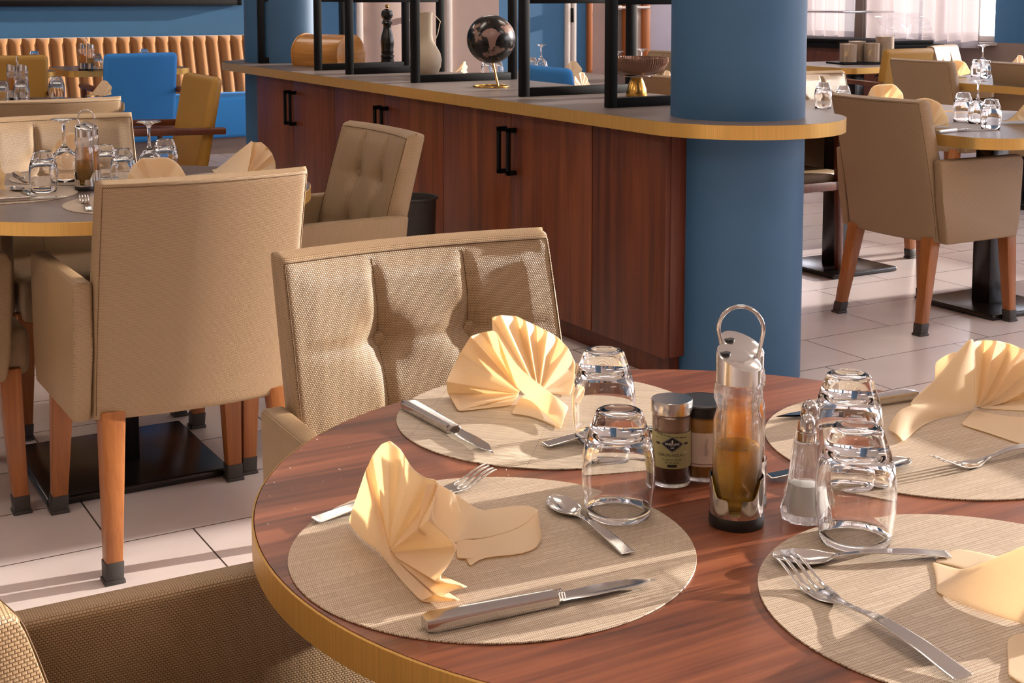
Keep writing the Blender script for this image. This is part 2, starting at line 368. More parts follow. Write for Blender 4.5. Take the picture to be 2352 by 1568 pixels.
# ================================================================ the setting
XW, YF, XL, YB, ZC = 9.3, 11.3, -4.0, -3.0, 3.2          # window wall, far wall, left wall, wall behind the camera, ceiling
bm = BM(); box(bm, XL - .2, XW + .2, YB - .2, YF + .2, -0.1, 0); struct('floor', bm, M['tiles'])
bm = BM(); box(bm, XL - .2, XW + .2, YB - .2, YF + .2, ZC, ZC + .1); struct('ceiling', bm, M['ceiling'])
bm = BM(); box(bm, XL - .2, XL, YB, YF, 0, ZC); struct('wall_left', bm, M['white_paint'])
bm = BM(); box(bm, XL, XW, YB - .2, YB, 0, ZC); struct('wall_back', bm, M['pinkwall'])
# far wall, in its painted stretches
def vfar(px):
    k = (px - 1176) / F_PX; y = YF / (0.86497 - 0.50183 * k); return 0.86497 * k * y + 0.50183 * y
bm = BM(); box(bm, XL, vfar(818), YF, YF + .2, 0, ZC); box(bm, vfar(1146), vfar(1296), YF, YF + .2, 0, ZC); box(bm, vfar(1322), vfar(1346), YF, YF + .2, 0, ZC); struct('wall_far', bm, M['bluewall'])
bm = BM(); box(bm, vfar(1036), vfar(1146), YF, YF + .2, 0, ZC); struct('wall_far_pale', bm, M['pinkwall'])
bm = BM(); box(bm, vfar(1488), XW, YF, YF + .2, 0, ZC); struct('wall_far_lavender', bm, M['lavender'])
bm = BM(); box(bm, vfar(818), vfar(1036), YF, YF + .2, 2.1, ZC); box(bm, vfar(1346), vfar(1488), YF, YF + .2, 2.1, ZC); box(bm, vfar(1296), vfar(1322), YF, YF + .2, 2.1, ZC); struct('wall_far_lintel', bm, M['pinkwall'])
# pale double door
bm = BM(); a, b_ = vfar(818), vfar(1036)
for x0, x1 in ((a, a + .06), (b_ - .06, b_)): box(bm, x0, x1, YF - .03, YF + .1, 0, 2.1, .004)
box(bm, a, b_, YF - .03, YF + .1, 2.04, 2.1, .004)
d1 = struct('door_1', bm, M['white_paint'])
for x0, x1 in ((a + .065, (a + b_) / 2 - .003), ((a + b_) / 2 + .003, b_ - .065)):
    bm = BM(); box(bm, x0, x1, YF + .01, YF + .05, .01, 2.035, .003); obj('door_leaf', bm, M['pinkwall'], d1)
bm = BM(); lathe(bm, [(.0, 0), (.012, 0), (.012, .03), (.028, .04), (.03, .055), (.02, .07), (0, .072)], 16)
bmesh.ops.rotate(bm, verts=bm.verts, cent=(0, 0, 0), matrix=Matrix.Rotation(pi / 2, 3, 'X')); bmesh.ops.translate(bm, verts=bm.verts, vec=((a + b_) / 2 + .05, YF + .01, 1.03)); obj('door_knob', bm, M['brushed'], d1)
# narrow white double shutter door between blue stretches
bm = BM(); a, b_ = vfar(1296), vfar(1322); box(bm, a, (a + b_) / 2 - .004, YF - .02, YF + .06, 0, 2.1, .006); box(bm, (a + b_) / 2 + .004, b_, YF - .02, YF + .06, 0, 2.1, .006); d2 = struct('door_2', bm, M['white_paint'])
bm = BM(); box(bm, (a + b_) / 2 - .01, (a + b_) / 2 + .015, YF - .05, YF - .02, .98, 1.12, .004); obj('door_handle', bm, M['black'], d2)
# glazed door with orange wood jambs and a push bar
bm = BM(); a, b_ = vfar(1346), vfar(1488)
for x0, x1 in ((a, a + .05), (b_ - .09, b_), (vfar(1430), vfar(1448))): box(bm, x0, x1, YF - .04, YF + .1, 0, 2.1, .004)
box(bm, a, b_, YF - .04, YF + .1, 2.05, 2.1, .004); d3 = struct('door_3', bm, M['orangewood'])
bm = BM(); box(bm, vfar(1354), vfar(1398), YF + .02, YF + .05, 0, 2.05); obj('door_leaf', bm, M['pinkwall'], d3)
bm = BM(); box(bm, vfar(1398), vfar(1415), YF, YF + .05, 0, 2.05, .004); box(bm, vfar(1448), vfar(1476), YF, YF + .05, 0, 2.05, .004); obj('door_stile', bm, M['white_paint'], d3)
bm = BM(); box(bm, vfar(1415), vfar(1430), YF + .02, YF + .04, 0, 2.05); obj('door_glass', bm, M['greyglass'], d3)
bm = BM(); tube(bm, [(vfar(1410), YF - .06, 1.12), (vfar(1482), YF - .06, 1.12)], .014, 10); box(bm, vfar(1412), vfar(1420), YF - .06, YF + .02, 1.10, 1.14, .003); obj('push_bar', bm, M['white_paint'], d3)
# window wall: piers, sill wall, lintel
WIN = [(-2.6, -0.55), (-0.30, 2.46), (3.62, 5.2), (5.45, 6.25), (6.45, 7.5), (7.95, 9.35), (9.5, 11.2)]
SILL, HEAD = 0.85, 3.0
bm = BM(); box(bm, XW, XW + .25, YB, YF, 0, SILL); struct('wall_right', bm, M['taupewall'])
bm = BM(); box(bm, XW, XW + .25, YB, YF, HEAD, ZC); struct('wall_right_lintel', bm, M['taupewall'])
ys = [YB] + [y for w in WIN for y in w] + [YF]
for i in range(0, len(ys), 2):
    bm = BM(); box(bm, XW, XW + .25, ys[i], ys[i + 1], SILL, HEAD); struct('wall_right_pier', bm, M['bluewall'] if i == 10 else M['taupewall'])
for i, (y0, y1) in enumerate(WIN):
    bm = BM(); w = .05
    for a, b_ in ((y0, y0 + w), (y1 - w, y1), ((y0 + y1) / 2 - w / 2, (y0 + y1) / 2 + w / 2)): box(bm, XW + .08, XW + .14, a, b_, SILL, HEAD, .004)
    box(bm, XW + .08, XW + .14, y0, y1, SILL, SILL + w, .004); box(bm, XW + .08, XW + .14, y0, y1, HEAD - w, HEAD, .004)
    wo = struct('window_%d' % (i + 1), bm, M['white_paint'])
    bm = BM(); box(bm, XW + .108, XW + .112, y0 + w, y1 - w, SILL + w, HEAD - w); obj('window_glass', bm, M['pane'], wo)
    bm = BM(); box(bm, XW - .06, XW + .08, y0 - .03, y1 + .03, SILL - .025, SILL, .005); obj('window_sill', bm, M['white_paint'], wo)
# sheer curtains at the far windows
def curtain(y0, y1, label, z0=.80, amp=.035, seed=0):
    bm = BM(); n = int((y1 - y0) * 60)
    def fn(a, b):
        y = y0 + (y1 - y0) * a; ph = y * 34 + 2.2 * sin(y * 5 + seed)
        return Vector((XW - .13 + amp * sin(ph) * (0.7 + .5 * b), y, z0 + (3.08 - z0) * (1 - b)))
    gridf(bm, fn, n, 4)
    return tag(obj('sheer_curtain', bm, M['sheer']), label, 'curtain', 'sheer curtains at the far windows')
curtain(7.96, 9.38, 'sheer pinkish curtain beside the blue wall pier, right of the far windows', seed=2)
curtain(9.5, 10.32, 'wide sheer pinkish curtain behind the clear food display case', seed=0)
bm = BM(); box(bm, XW - .10, XW + .0, 9.36, 9.49, 0, ZC); struct('trim_1', bm, M['taupewall'])
# outside paving
bm = BM(); box(bm, XW + .25, XW + 40, YB - 25, YF + 25, -0.3, -0.2); struct('ground', bm, M['ground'])

# unseen glowing ceiling panels, added as ambient fill for the room
def ceiling_fill_panel(x, y, label):
    t = thing('ceiling_fill_panel', label, 'fill panel', (x, y, ZC), 0, 'added ceiling fill panels')
    bm = BM(); box(bm, -.62, .62, -.17, .17, -.035, 0, .006); obj('light_frame', bm, M['white_paint'], t)
    bm = BM(); box(bm, -.59, .59, -.14, .14, -.04, -.0351); obj('diffuser', bm, M['fillglow'], t)
for x in (-1.5, 1.6, 4.7, 7.6):
    for y in (-1.0, 2.2, 5.4, 8.8): ceiling_fill_panel(x, y, 'unseen glowing ceiling panel added as fill light for the dining room')

# ================================================================ blue columns, counter, screens
def column(p, name, label):
    bm = BM(); lathe(bm, [(.2195, 0), (.2195, ZC)], 64, p[0], p[1]); o = obj(name, bm, M['blue']); tag(o, label, 'column', kind='structure'); return o
YC0, YC1, XC, RCN = 3.52, 7.71, 2.90, 0.35
column((XC, YC0), 'pillar_near', 'thick round blue column through the near end of the counter')
column((XC, YC1), 'pillar_far', 'round blue column at the far end of the counter')
def stadium(r, n=40, y0=YC0, y1=YC1):
    pts = [(XC + r * cos(pi + pi * i / n), y0 + r * sin(pi + pi * i / n)) for i in range(n + 1)]
    return pts + [(XC + r * cos(pi * i / n), y1 + r * sin(pi * i / n)) for i in range(n + 1)]
ct = thing('counter_worktop', 'long grey worktop with brass edge and rounded ends', 'worktop', (0, 0, 0))
bm = BM(); prism(bm, stadium(RCN - .002), .8155, .86, bev=.0015); obj('top_surface', bm, M['counter'], ct)
bm = BM(); po, pi_ = stadium(RCN), stadium(RCN - .0018)
for z0, z1 in ((.8155, .8595),):
    rings = [[bm.verts.new((p[0], p[1], z)) for p in pts] for pts, z in ((po, z0), (po, z1), (pi_, z1), (pi_, z0))]
    n = len(po)
    for j in range(4):
        for i in range(n): bm.faces.new([rings[j][i], rings[j][(i + 1) % n], rings[(j + 1) % 4][(i + 1) % n], rings[(j + 1) % 4][i]])
obj('brass_edge', bm, M['brass'], ct)
# cabinet row: doors in pairs, handles at the meeting edges
def cabinet(y0, y1, label, handles=True):
    t = thing('counter_cabinet', label, 'cabinet', (0, 0, 0), 0, 'walnut cabinets under the counter')
    bm = BM(); box(bm, 2.62, 3.20, y0, y1, .09, .815); obj('cabinet_body', bm, M['cabinet'], t)
    bm = BM(); box(bm, 2.66, 3.16, y0, y1, 0, .09); obj('plinth', bm, M['cabinet_dark'], t)
    ym = (y0 + y1) / 2
    for k, (a, b_, hy) in enumerate(((y0 + .002, ym - .002, ym - .036), (ym + .002, y1 - .002, ym + .036))):
        bm = BM(); box(bm, 2.60, 2.62, a, b_, .085, .812, .002); d = obj('cabinet_door', bm, M['cabinet'], t)
        bm = BM()
        box(bm, 2.562, 2.574, hy - .009, hy + .009, .575, .755, .002)
        for z in (.575, .737): box(bm, 2.562, 2.60, hy - .009, hy + .009, z, z + .018, .002)
        obj('door_handle', bm, M['black'], d)
HY = [P(1153, 335, .68), P(863, 262, .68), P(652, 237, .68)]
def yat(px, x):   # where a sight line at this column of the photograph meets the plane X = x
    d = ray(px, 0); return d.y / d.x * x
h1, h2, h3 = yat(1152, 2.56), yat(862, 2.56), yat(653, 2.56)
e0 = yat(1362, 2.60); e1 = 2 * h1 - e0
cabinet(e0, e1, 'walnut two-door cabinet nearest the thick blue column')
cabinet(e1, (h2 + h3) / 2 if False else 2 * h2 - e1, 'walnut two-door cabinet in the middle, partly behind the tufted chair')
cabinet(2 * h2 - e1, min(2 * h3 - (2 * h2 - e1), 7.70), 'walnut two-door cabinet at the far end of the counter')
bm = BM(); box(bm, 2.60, 2.622, 3.505, e0 - .003, .085, .812, .002); box(bm, 2.622, 2.69, 3.505, 3.525, .085, .812, .002); o = obj('end_panel', bm, M['cabinet_dark']); tag(o, 'dark walnut end panel closing the counter beside the thick blue column', 'panel')
bm = BM(); box(bm, 2.64, 2.68, 3.53, e0 - .003, 0, .085); obj('plinth', bm, M['cabinet_dark'], o)
# black metal frame dividers standing across the counter
def divider(y, top, label, x0=2.70, x1=3.24):
    t = thing('frame_divider', label, 'divider', (0, y, .86), 0, 'black frame dividers on the counter')
    w = .034; h = top - .86
    for a in (x0, x1 - w):
        bm = BM(); box(bm, a, a + w, -w / 2, w / 2, 0, h, .002); obj('post', bm, M['black'], t)
    for z in (.0, h - w):
        bm = BM(); box(bm, x0 + w, x1 - w, -w / 2, w / 2, z, z + w, .002); obj('crossbar', bm, M['black'], t)
for y, top, l in ((7.56, 1.25, 'black metal frame divider nearest the far blue column'), (6.70, 1.25, 'black metal frame divider just behind the wooden bread box'),
                  (6.29, 1.25, 'black metal frame divider framing the black pepper mill'), (5.55, 1.62, 'taller black metal frame divider framing the beige vase'),
                  (4.59, 1.255, 'black metal frame divider just in front of the globe'), (3.99, 1.255, 'black metal frame divider in front of the rose bowl by the column')):
    divider(y, top, l)

# ---------------------------------------------------------------- things on the counter
ZT = .8605
t = thing('bread_box', 'rounded bamboo bread box on the counter', 'bread box', (2.93, 7.08, ZT), radians(23))
bm = BM()      # local -Y is the end face towards the camera
prof = [(-.10, 0), (.10, 0)] + [(.11 * cos(a), .065 + .11 * sin(a)) for a in [radians(x) for x in range(-20, 201, 10)]]
prism(bm, prof, -.165, .165, 'y', .003); obj('box_body', bm, M['bamboo'], t)
for y0, y1 in ((-.178, -.165), (.165, .178)):
    bm = BM(); prism(bm, [(p[0] * 1.03, p[1] * 1.02) for p in prof], y0, y1, 'y', .002); obj('end_panel', bm, M['bamboo'], t)
t = thing('pepper_mill', 'tall glossy black pepper mill with a brass knob', 'pepper mill', P(890, 152, ZT))
bm = BM(); lathe(bm, [(0, 0), (.036, 0), (.036, .04), (.032, .044), (.037, .05), (.037, .06), (.031, .066), (.035, .075), (.033, .09), (.036, .12), (.037, .14), (.032, .17), (.022, .205), (.021, .225), (.030, .238), (.024, .25), (.024, .255)], 32); obj('mill_body', bm, M['blackgloss'], t)
bm = BM(); lathe(bm, [(.02, .256), (.030, .27), (.033, .285), (.029, .303), (.014, .314), (0, .316)], 32); obj('mill_head', bm, M['blackgloss'], t)
bm = BM(); lathe(bm, [(.004, .314), (.004, .32), (.011, .326), (.011, .333), (.004, .34), (0, .341)], 20); obj('mill_knob', bm, M['gold'], t)
t = thing('bottle_vase', 'beige stoneware bottle vase with long neck', 'vase', P(978, 173, ZT))
bm = BM(); lathe(bm, [(0, 0), (.045, 0), (.06, .01), (.074, .04), (.079, .075), (.072, .11), (.052, .145), (.038, .17), (.034, .2), (.034, .29), (.036, .308), (.031, .308), (.029, .29), (.029, .2), (0, .19)], 32); obj('vase_body', bm, M['vase'], t)
bm = BM(); tube(bm, [(.034, 0, .30), (.06, .0, .285), (.082, 0, .262), (.078, 0, .25), (.066, 0, .20), (.045, 0, .158)], .0022, 8); obj('vase_handle', bm, M['vase'], t)
t = thing('desk_globe', 'black globe with pinkish continents on a gold ring stand', 'globe', P(1128, 200, ZT)); gc = Vector((0, 0, 0))
gr, gz = .104, .205
M['globe'] = None
def globe_mat():
    m, nt, b = new_mat('globe_print'); L = nt.links.new
    tc = N(nt, 'ShaderNodeTexCoord'); nz = N(nt, 'ShaderNodeTexNoise', Scale=13.0, Detail=5.0, Roughness=0.6); L(tc.outputs['Object'], nz.inputs['Vector'])
    r = ramp(nt, [(0.56, hexc('#0d0c0c')), (0.60, hexc('#7f645a')), (0.8, hexc('#8f7a72'))]); L(nz.outputs['Fac'], r.inputs[0]); L(r.outputs['Color'], b.inputs['Base Color'])
    b.inputs['Roughness'].default_value = 0.22; return m
gm = globe_mat(); MG_LAND = mat('globe_land', hexc('#8f7066'), 0.3)
bm = BM(); bmesh.ops.create_uvsphere(bm, u_segments=48, v_segments=32, radius=gr); bmesh.ops.translate(bm, verts=bm.verts, vec=(0, 0, gz)); obj('globe_ball', bm, gm, t)
# landmass: Africa-like outline lying on the ball, facing the camera side
bm = BM()
out = [(-.30, .22), (-.12, .36), (.10, .40), (.30, .34), (.42, .20), (.55, .16), (.38, -.02), (.30, -.20), (.26, -.42), (.14, -.62), (.04, -.60), (.0, -.40), (-.04, -.18), (-.10, -.04), (-.28, .0), (-.36, .10)]
dcam = (Vector((0, 0, HC)) - (t.location + Vector((0, 0, gz)))).normalized(); rx = Vector((0, 0, 1)).cross(dcam).normalized() ; ry = dcam.cross(rx)
def onball(a, b, k): 
    d = (dcam + rx * (a - .08) * .95 + ry * (b + .12) * .95).normalized(); return d * gr * k + Vector((0, 0, gz))
n = 14
cx = sum(p[0] for p in out) / len(out); cy = sum(p[1] for p in out) / len(out)
m_ = len(out)
gridf(bm, lambda a, b: onball(cx + (out[int(round(a * m_)) % m_][0] - cx) * max(b, .02), cy + (out[int(round(a * m_)) % m_][1] - cy) * max(b, .02), 1.004), m_, 8, closed_u=False)
obj('landmass', bm, MG_LAND, t)
bm = BM(); tube(bm, [(.075 * cos(a), .075 * sin(a), .004) for a in [2 * pi * i / 40 for i in range(40)]], .004, 8, closed=True)
tube(bm, [(rx * .03).to_tuple()[:2] + (.005,), (rx * .02).to_tuple()[:2] + (.05,), (rx * .008).to_tuple()[:2] + (gz - gr + .002,)], .0045, 8); obj('globe_stand', bm, M['gold'], t)
t = thing('footed_bowl', 'wide ribbed rose bowl on a gold pedestal', 'bowl', P(1462, 222, ZT))
bm = BM(); lathe(bm, [(0, 0), (.040, 0), (.042, .006), (.038, .03), (.030, .055), (.022, .072), (.02, .08), (0, .08)], 40); obj('pedestal', bm, M['gold'], t)
bm = BM(); lathe(bm, [(.0, .079), (.06, .079), (.062, .083), (.0, .084)], 48); obj('foot_plate', bm, M['steel'], t)
bm = BM(); lathe(bm, [(0, .085), (.07, .088), (.105, .105), (.121, .135), (.122, .153), (.118, .153), (.115, .135), (.10, .110), (.06, .095), (0, .092)], 144, rad=lambda a, i: 1 + .012 * cos(72 * a)); obj('bowl', bm, M['rosebowl'], t)

# ================================================================ chairs
def build_armchair(leath, name='upholstered_armchair'):
    t = thing(name, '', 'chair')
    HWB, Z0, Z1 = .233, .335, .875
    def yc(tt, x): return -.175 - .125 * tt ** 1.25 + .027 * (x / HWB) ** 2 - .005
    def half(x, tt):
        q = max(0, (abs(x) - (HWB - .035)) / .035); qt = max(0, (tt - .93) / .07); qb = max(0, (.05 - tt) / .05)
        f = (1 - min(1, q) ** 4) ** .25 * (1 - min(1, qt) ** 4) ** .25 * (1 - min(1, qb) ** 4) ** .25
        return (.040 - .010 * tt) * f
    SX, ST = .078, (.47, .735)
    def tuft(x, tt):
        z = (Z1 - Z0) * tt
        if abs(x) > HWB - .02 or tt > .965: return 0
        e = min(1, (HWB - .02 - abs(x)) / .03) * min(1, (.965 - tt) / .05)
        d = 0
        for sx in (-SX, SX): d -= .007 * math.exp(-((x - sx) / .0075) ** 2)
        for st in ST:
            zz = (Z1 - Z0) * st
            d -= .003 * math.exp(-((z - zz) / .005) ** 2)
            for sx in (-SX, SX):
                r2 = (x - sx) ** 2 + (z - zz) ** 2
                d -= .017 * math.exp(-r2 / .034 ** 2)
        puff = .008 * (abs(cos(pi * x / (2 * HWB)))) ** .5
        return (d + puff) * e
    xs = sorted(set([-HWB + .035 * k / 6 for k in range(7)] + [HWB - .035 * k / 6 for k in range(7)] + [-.182 + .364 * k / 52 for k in range(53)]))
    ts = sorted(set([.05 * k / 4 for k in range(5)] + [.93 + .07 * k / 6 for k in range(7)] + [.05 + .88 * k / 56 for k in range(57)]))
    bm = BM()
    def P3(x, tt, s): 
        return Vector((x, yc(tt, x) + s * half(x, tt) + (tuft(x, tt) if s > 0 else -.004 * max(0, 1 - (x / HWB) ** 2) ** .5 * (1 if half(x, tt) > .01 else 0)), Z0 + (Z1 - Z0) * tt))
    for s in (1, -1):
        vs = [[bm.verts.new(P3(x, tt, s)) for tt in ts] for x in xs]
        for i in range(len(xs) - 1):
            for j in range(len(ts) - 1): bm.faces.new([vs[i][j], vs[i + 1][j], vs[i + 1][j + 1], vs[i][j + 1]])
    back = obj('backrest', bm, leath, t, ang=60)
    # seams: front grid lines and the welts round both faces
    bm = BM()
    for sx in (-SX, SX): tube(bm, [P3(sx, .03 + .93 * k / 40, 1) + Vector((0, .0002, 0)) for k in range(41)], .0008, 5)
    for st in ST: tube(bm, [P3(-.19 + .38 * k / 40, st, 1) + Vector((0, .0002, 0)) for k in range(41)], .0008, 5)
    e = .009
    for s in (1, -1):
        path = [(-HWB + e, .03 + .94 * k / 24) for k in range(25)] + [(-HWB + e + (2 * HWB - 2 * e) * k / 24, .975) for k in range(25)] + [(HWB - e, .97 - .94 * k / 24) for k in range(25)]
        tube(bm, [P3(x, tt, s) + Vector((0, s * .0004, .0002)) for x, tt in path], .0008, 5)
    obj('seam', bm, M['seam'], back)
    for sx in (-SX, SX):
        for st in ST:
            c = P3(sx, st, 1); bm = BM(); lathe(bm, [(.0110, -.004), (.0120, .003), (.0100, .0070), (0, .0092)], 16)
            bmesh.ops.rotate(bm, verts=bm.verts, cent=(0, 0, 0), matrix=Matrix.Rotation(-pi / 2, 3, 'X')); bmesh.ops.translate(bm, verts=bm.verts, vec=c + Vector((0, .002, 0))); obj('button', bm, leath, back)
    bm = BM(); box(bm, -.222, .222, -.17, .255, .335, .455, .022, 3)
    for v in bm.verts:
        if v.co.z > .42: v.co.z += .022 * max(0, 1 - (v.co.x / .24) ** 2) * max(0, 1 - ((v.co.y - .04) / .23) ** 2)
    obj('seat', bm, leath, t)
    for s in (-1, 1):
        bm = BM(); x0, x1 = (.232, .272) if s > 0 else (-.272, -.232)
        prism(bm, [(-.19, .34), (.19, .34), (.205, .40), (.215, .630), (.20, .653), (-.235, .655), (-.215, .5)], x0, x1, 'x', .010, 3); a = obj('armrest', bm, leath, t)
        bm = BM()
        for xx in (x0 + .005, x1 - .005): tube(bm, [(xx, -.226, .6508), (xx, .196, .6488), (xx, .209, .633), (xx, .200, .42)], .0010, 5)
        obj('seam', bm, M['seam'], a)
    for sx in (-1, 1):
        for p0, p1 in (((sx * .19, -.185, .36), (sx * .212, -.25, .0)), ((sx * .207, .205, .36), (sx * .222, .222, .0))):
            bm = BM(); taper(bm, p0, .052, .052, p1, .034, .034, .003); lg = obj('leg', bm, M['beech'], t)
            bm = BM(); k = .045 / .36; q = [p1[i] + (p0[i] - p1[i]) * k for i in range(3)]
            taper(bm, q, .040, .040, p1, .038, .038, .002); taper(bm, (p1[0], p1[1], .009), .044, .044, (p1[0], p1[1], 0), .045, .045, .002); obj('foot_cap', bm, M['footcap'], lg)
    return t
ARM = build_armchair(LE)
_first = [True]
def armchair(x, y, rz, label):
    if _first[0]:
        _first[0] = False; r = ARM; r.location = (x, y, 0); r.rotation_euler = (0, 0, rz)
    else: r = dup(ARM, (x, y, 0), rz)
    r['label'] = label; r['group'] = 'cream upholstered armchairs'
    return r
FW, BK, RT, LF = 0.0, pi, -pi / 2, pi / 2       # facing away along the counter, towards the camera, towards the windows, away from the windows
armchair(.93, 1.645, BK + radians(-1.5), 'cream button-tufted armchair at the walnut table, nearest tufted back')
armchair(.40, 1.105, RT, 'cream armchair cut off by the bottom left corner, big armrest beside the walnut table')
armchair(.895, 3.145, FW + radians(0.5), 'large cream armchair seen from behind at the taupe table')
armchair(1.385, 3.62, LF, 'cream tufted armchair standing sideways in front of the cabinets')
armchair(.37, 3.63, RT, 'cream armchair cut off by the left edge, beside the taupe table')
armchair(.93, 4.20, BK, 'cream tufted armchair facing us behind the taupe round table')
armchair(1.08, 5.48, FW, 'cream armchair back just above the tufted one at the left edge')
armchair(4.06, 3.765, RT, 'cream armchair seen from behind at the right, nearest the thick blue column')
armchair(6.40, 5.76, RT, 'cream armchair back with the yellow chair peeking out behind it')
armchair(6.60, 5.18, RT, 'cream armchair back cut off by the right edge')
armchair(4.68, 4.87, BK, 'cream armchair just right of the thick blue column, behind two upturned tumblers')
armchair(8.05, 7.02, BK + radians(20), 'cream armchair farthest off, in front of the curtains')
armchair(4.16, 5.40, RT, 'cream armchair back seen under the rose bowl')
armchair(5.25, 7.40, LF, 'cream armchair beyond the counter, left of the last frame divider')
armchair(1.50, 1.0, LF, 'cream armchair on the window side of the walnut table')

def build_woodchair(cloth, name='wood_arm_chair'):
    t = thing(name, '', 'chair')
    HW = .23
    bm = BM(); box(bm, -HW, HW, -.028, .028, 0, .46, .03, 4)
    Mx = Matrix.Translation((0, -.20, .435)) @ Matrix.Rotation(radians(11), 4, 'X')
    for v in bm.verts: 
        v.co.y += .02 * (v.co.x / HW) ** 2; v.co = Mx @ v.co
    obj('backrest', bm, cloth, t)
    bm = BM(); box(bm, -.23, .23, -.20, .25, .39, .47, .025, 3); obj('seat', bm, cloth, t)
    for s in (-1, 1):
        bm = BM(); taper(bm, (s * .245, -.20, .42), .034, .045, (s * .245, -.27, 0), .026, .03, .004); obj('leg', bm, M['darkwood'], t)
        bm = BM(); taper(bm, (s * .245, .22, .64), .03, .04, (s * .245, .235, 0), .026, .03, .004); obj('leg', bm, M['darkwood'], t)
        bm = BM(); prism(bm, [(-.29, .635), (.27, .65), (.28, .672), (.25, .68), (-.29, .665)], s * .245 - .022, s * .245 + .022, 'x', .006); obj('armrest', bm, M['darkwood'], t)
        bm = BM(); box(bm, s * .245 - .012, s * .245 + .012, -.22, .22, .385, .425, .003); obj('side_rail', bm, M['darkwood'], t)
    bm = BM(); box(bm, -.24, .24, -.215, -.19, .375, .42, .003); obj('rear_rail', bm, M['darkwood'], t)
    bm = BM(); box(bm, -.24, .24, .21, .235, .375, .42, .003); obj('front_rail', bm, M['darkwood'], t)
    return t
WB = build_woodchair(M['blue_leather']); WY = build_woodchair(M['mustard_leather'])
def woodchair(proto, x, y, rz, label, used=[]):
    if proto in used: r = dup(proto, (x, y, 0), rz)
    else: used.append(proto); r = proto; r.location = (x, y, 0); r.rotation_euler = (0, 0, rz)
    r['label'] = label; r['group'] = 'wooden-armed chairs'; return r
woodchair(WB, 2.30, 8.86, FW, 'blue upholstered chair with wooden arms before the tan banquette')
woodchair(WY, 1.52, 8.92, FW, 'mustard chair back cut off by the left edge, before the tan banquette')
woodchair(WY, 1.66, 6.16, LF, 'mustard chair with dark wooden arm standing sideways beside the cabinets')
woodchair(WY, 6.98, 6.95, FW, 'golden yellow chair by the cereal jars at the right')
woodchair(WB, 3.93, 5.97, RT, 'blue chair whose rounded top shows behind the counter')
WC = build_woodchair(LE); woodchair(WC, 4.10, 4.78, RT, 'cream cushioned chair with wooden arms half hidden by the thick blue column')

# ================================================================ tables
def round_table(cx, cy, r, m, label, name='round_dining_table', plate=.235):
    t = thing(name, label, 'table', (cx, cy, 0))
    bm = BM(); lathe(bm, [(0, .7145), (r - .002, .7145), (r - .002, .7435), (r - .0028, .745), (0, .745)], 128); obj('tabletop', bm, m, t)
    bm = BM(); lathe(bm, [(r - .002, .713), (r, .7135), (r, .7440), (r - .0018, .7448)], 128, closed=True); obj('edge_band', bm, M['brass'], t)
    pedestal(t, plate); return t
def pedestal(t, plate, dx=0, dy=0):
    bm = BM(); box(bm, dx - .045, dx + .045, dy - .045, dy + .045, .02, .70, .004); obj('pedestal', bm, M['blackgloss'], t)
    bm = BM(); box(bm, dx - .16, dx + .16, dy - .16, dy + .16, .70, .714, .003); obj('top_plate', bm, M['black'], t)
    bm = BM(); box(bm, dx - plate, dx + plate, dy - plate, dy + plate, 0, .022, .008, 3); obj('base_plate', bm, M['blackgloss'], t)
def rect_table(x0, x1, y0, y1, rc, m, label, name='dining_table', peds=None):
    cx, cy = (x0 + x1) / 2, (y0 + y1) / 2
    t = thing(name, label, 'table', (cx, cy, 0))
    def rr(e):
        pts = []
        for ox, oy, a0 in ((x1 - rc, y1 - rc, 0), (x0 + rc, y1 - rc, 90), (x0 + rc, y0 + rc, 180), (x1 - rc, y0 + rc, 270)):
            for k in range(13): a = radians(a0 + 90 * k / 12); pts.append((ox - cx + (rc + e) * cos(a), oy - cy + (rc + e) * sin(a)))
        return pts
    bm = BM(); prism(bm, rr(-.002), .705, .745, bev=.001); obj('tabletop', bm, m, t)
    bm = BM(); po, pi_ = rr(0), rr(-.0018); n = len(po)
    rings = [[bm.verts.new((p[0], p[1], z)) for p in pts] for pts, z in ((po, .703), (po, .7445), (pi_, .7448), (pi_, .703))]
    for j in range(4):
        for i in range(n): bm.faces.new([rings[j][i], rings[j][(i + 1) % n], rings[(j + 1) % 4][(i + 1) % n], rings[(j + 1) % 4][i]])
    obj('edge_band', bm, M['brass'], t)
    for dx, dy in (peds or ((0, 0),)): pedestal(t, .195, dx, dy)
    return t
T1 = (.867, 1.104, .46); T2 = (.885, 3.63, .52)
round_table(*T1, M['walnut'], 'round walnut table with brass edge, set with four woven mats')
round_table(*T2, M['taupe'], 'round taupe table with brass edge behind the large cream chair')
round_table(1.15, 6.62, .52, M['taupe'], 'round taupe table at the left edge with the mustard chair', plate=.22)
rect_table(3.88, 4.94, 3.30, 4.22, .16, M['counter'], 'grey table with brass edge and rounded corner at the right edge')
rect_table(3.90, 4.94, 4.25, 5.04, .10, M['counter'], 'grey brass-edged table just right of the thick blue column')
rect_table(6.22, 7.3, 5.0, 6.1, .10, M['counter'], 'grey brass-edged table between the two far right chair backs')
rect_table(6.76, 7.70, 7.02, 7.85, .08, M['counter'], 'grey brass-edged table carrying the cereal jars')
rect_table(4.0, 4.92, 5.30, 7.9, .10, M['counter'], 'grey table beyond the counter, seen through the frame dividers', peds=((.1, -.62), (.1, .62)))
rect_table(.75, 1.96, 9.36, 10.05, .08, M['taupe'], 'taupe brass-edged table before the banquette, cut off by the left edge')
rect_table(2.02, 2.86, 9.36, 10.05, .08, M['taupe'], 'taupe brass-edged table before the banquette with the blue chair')

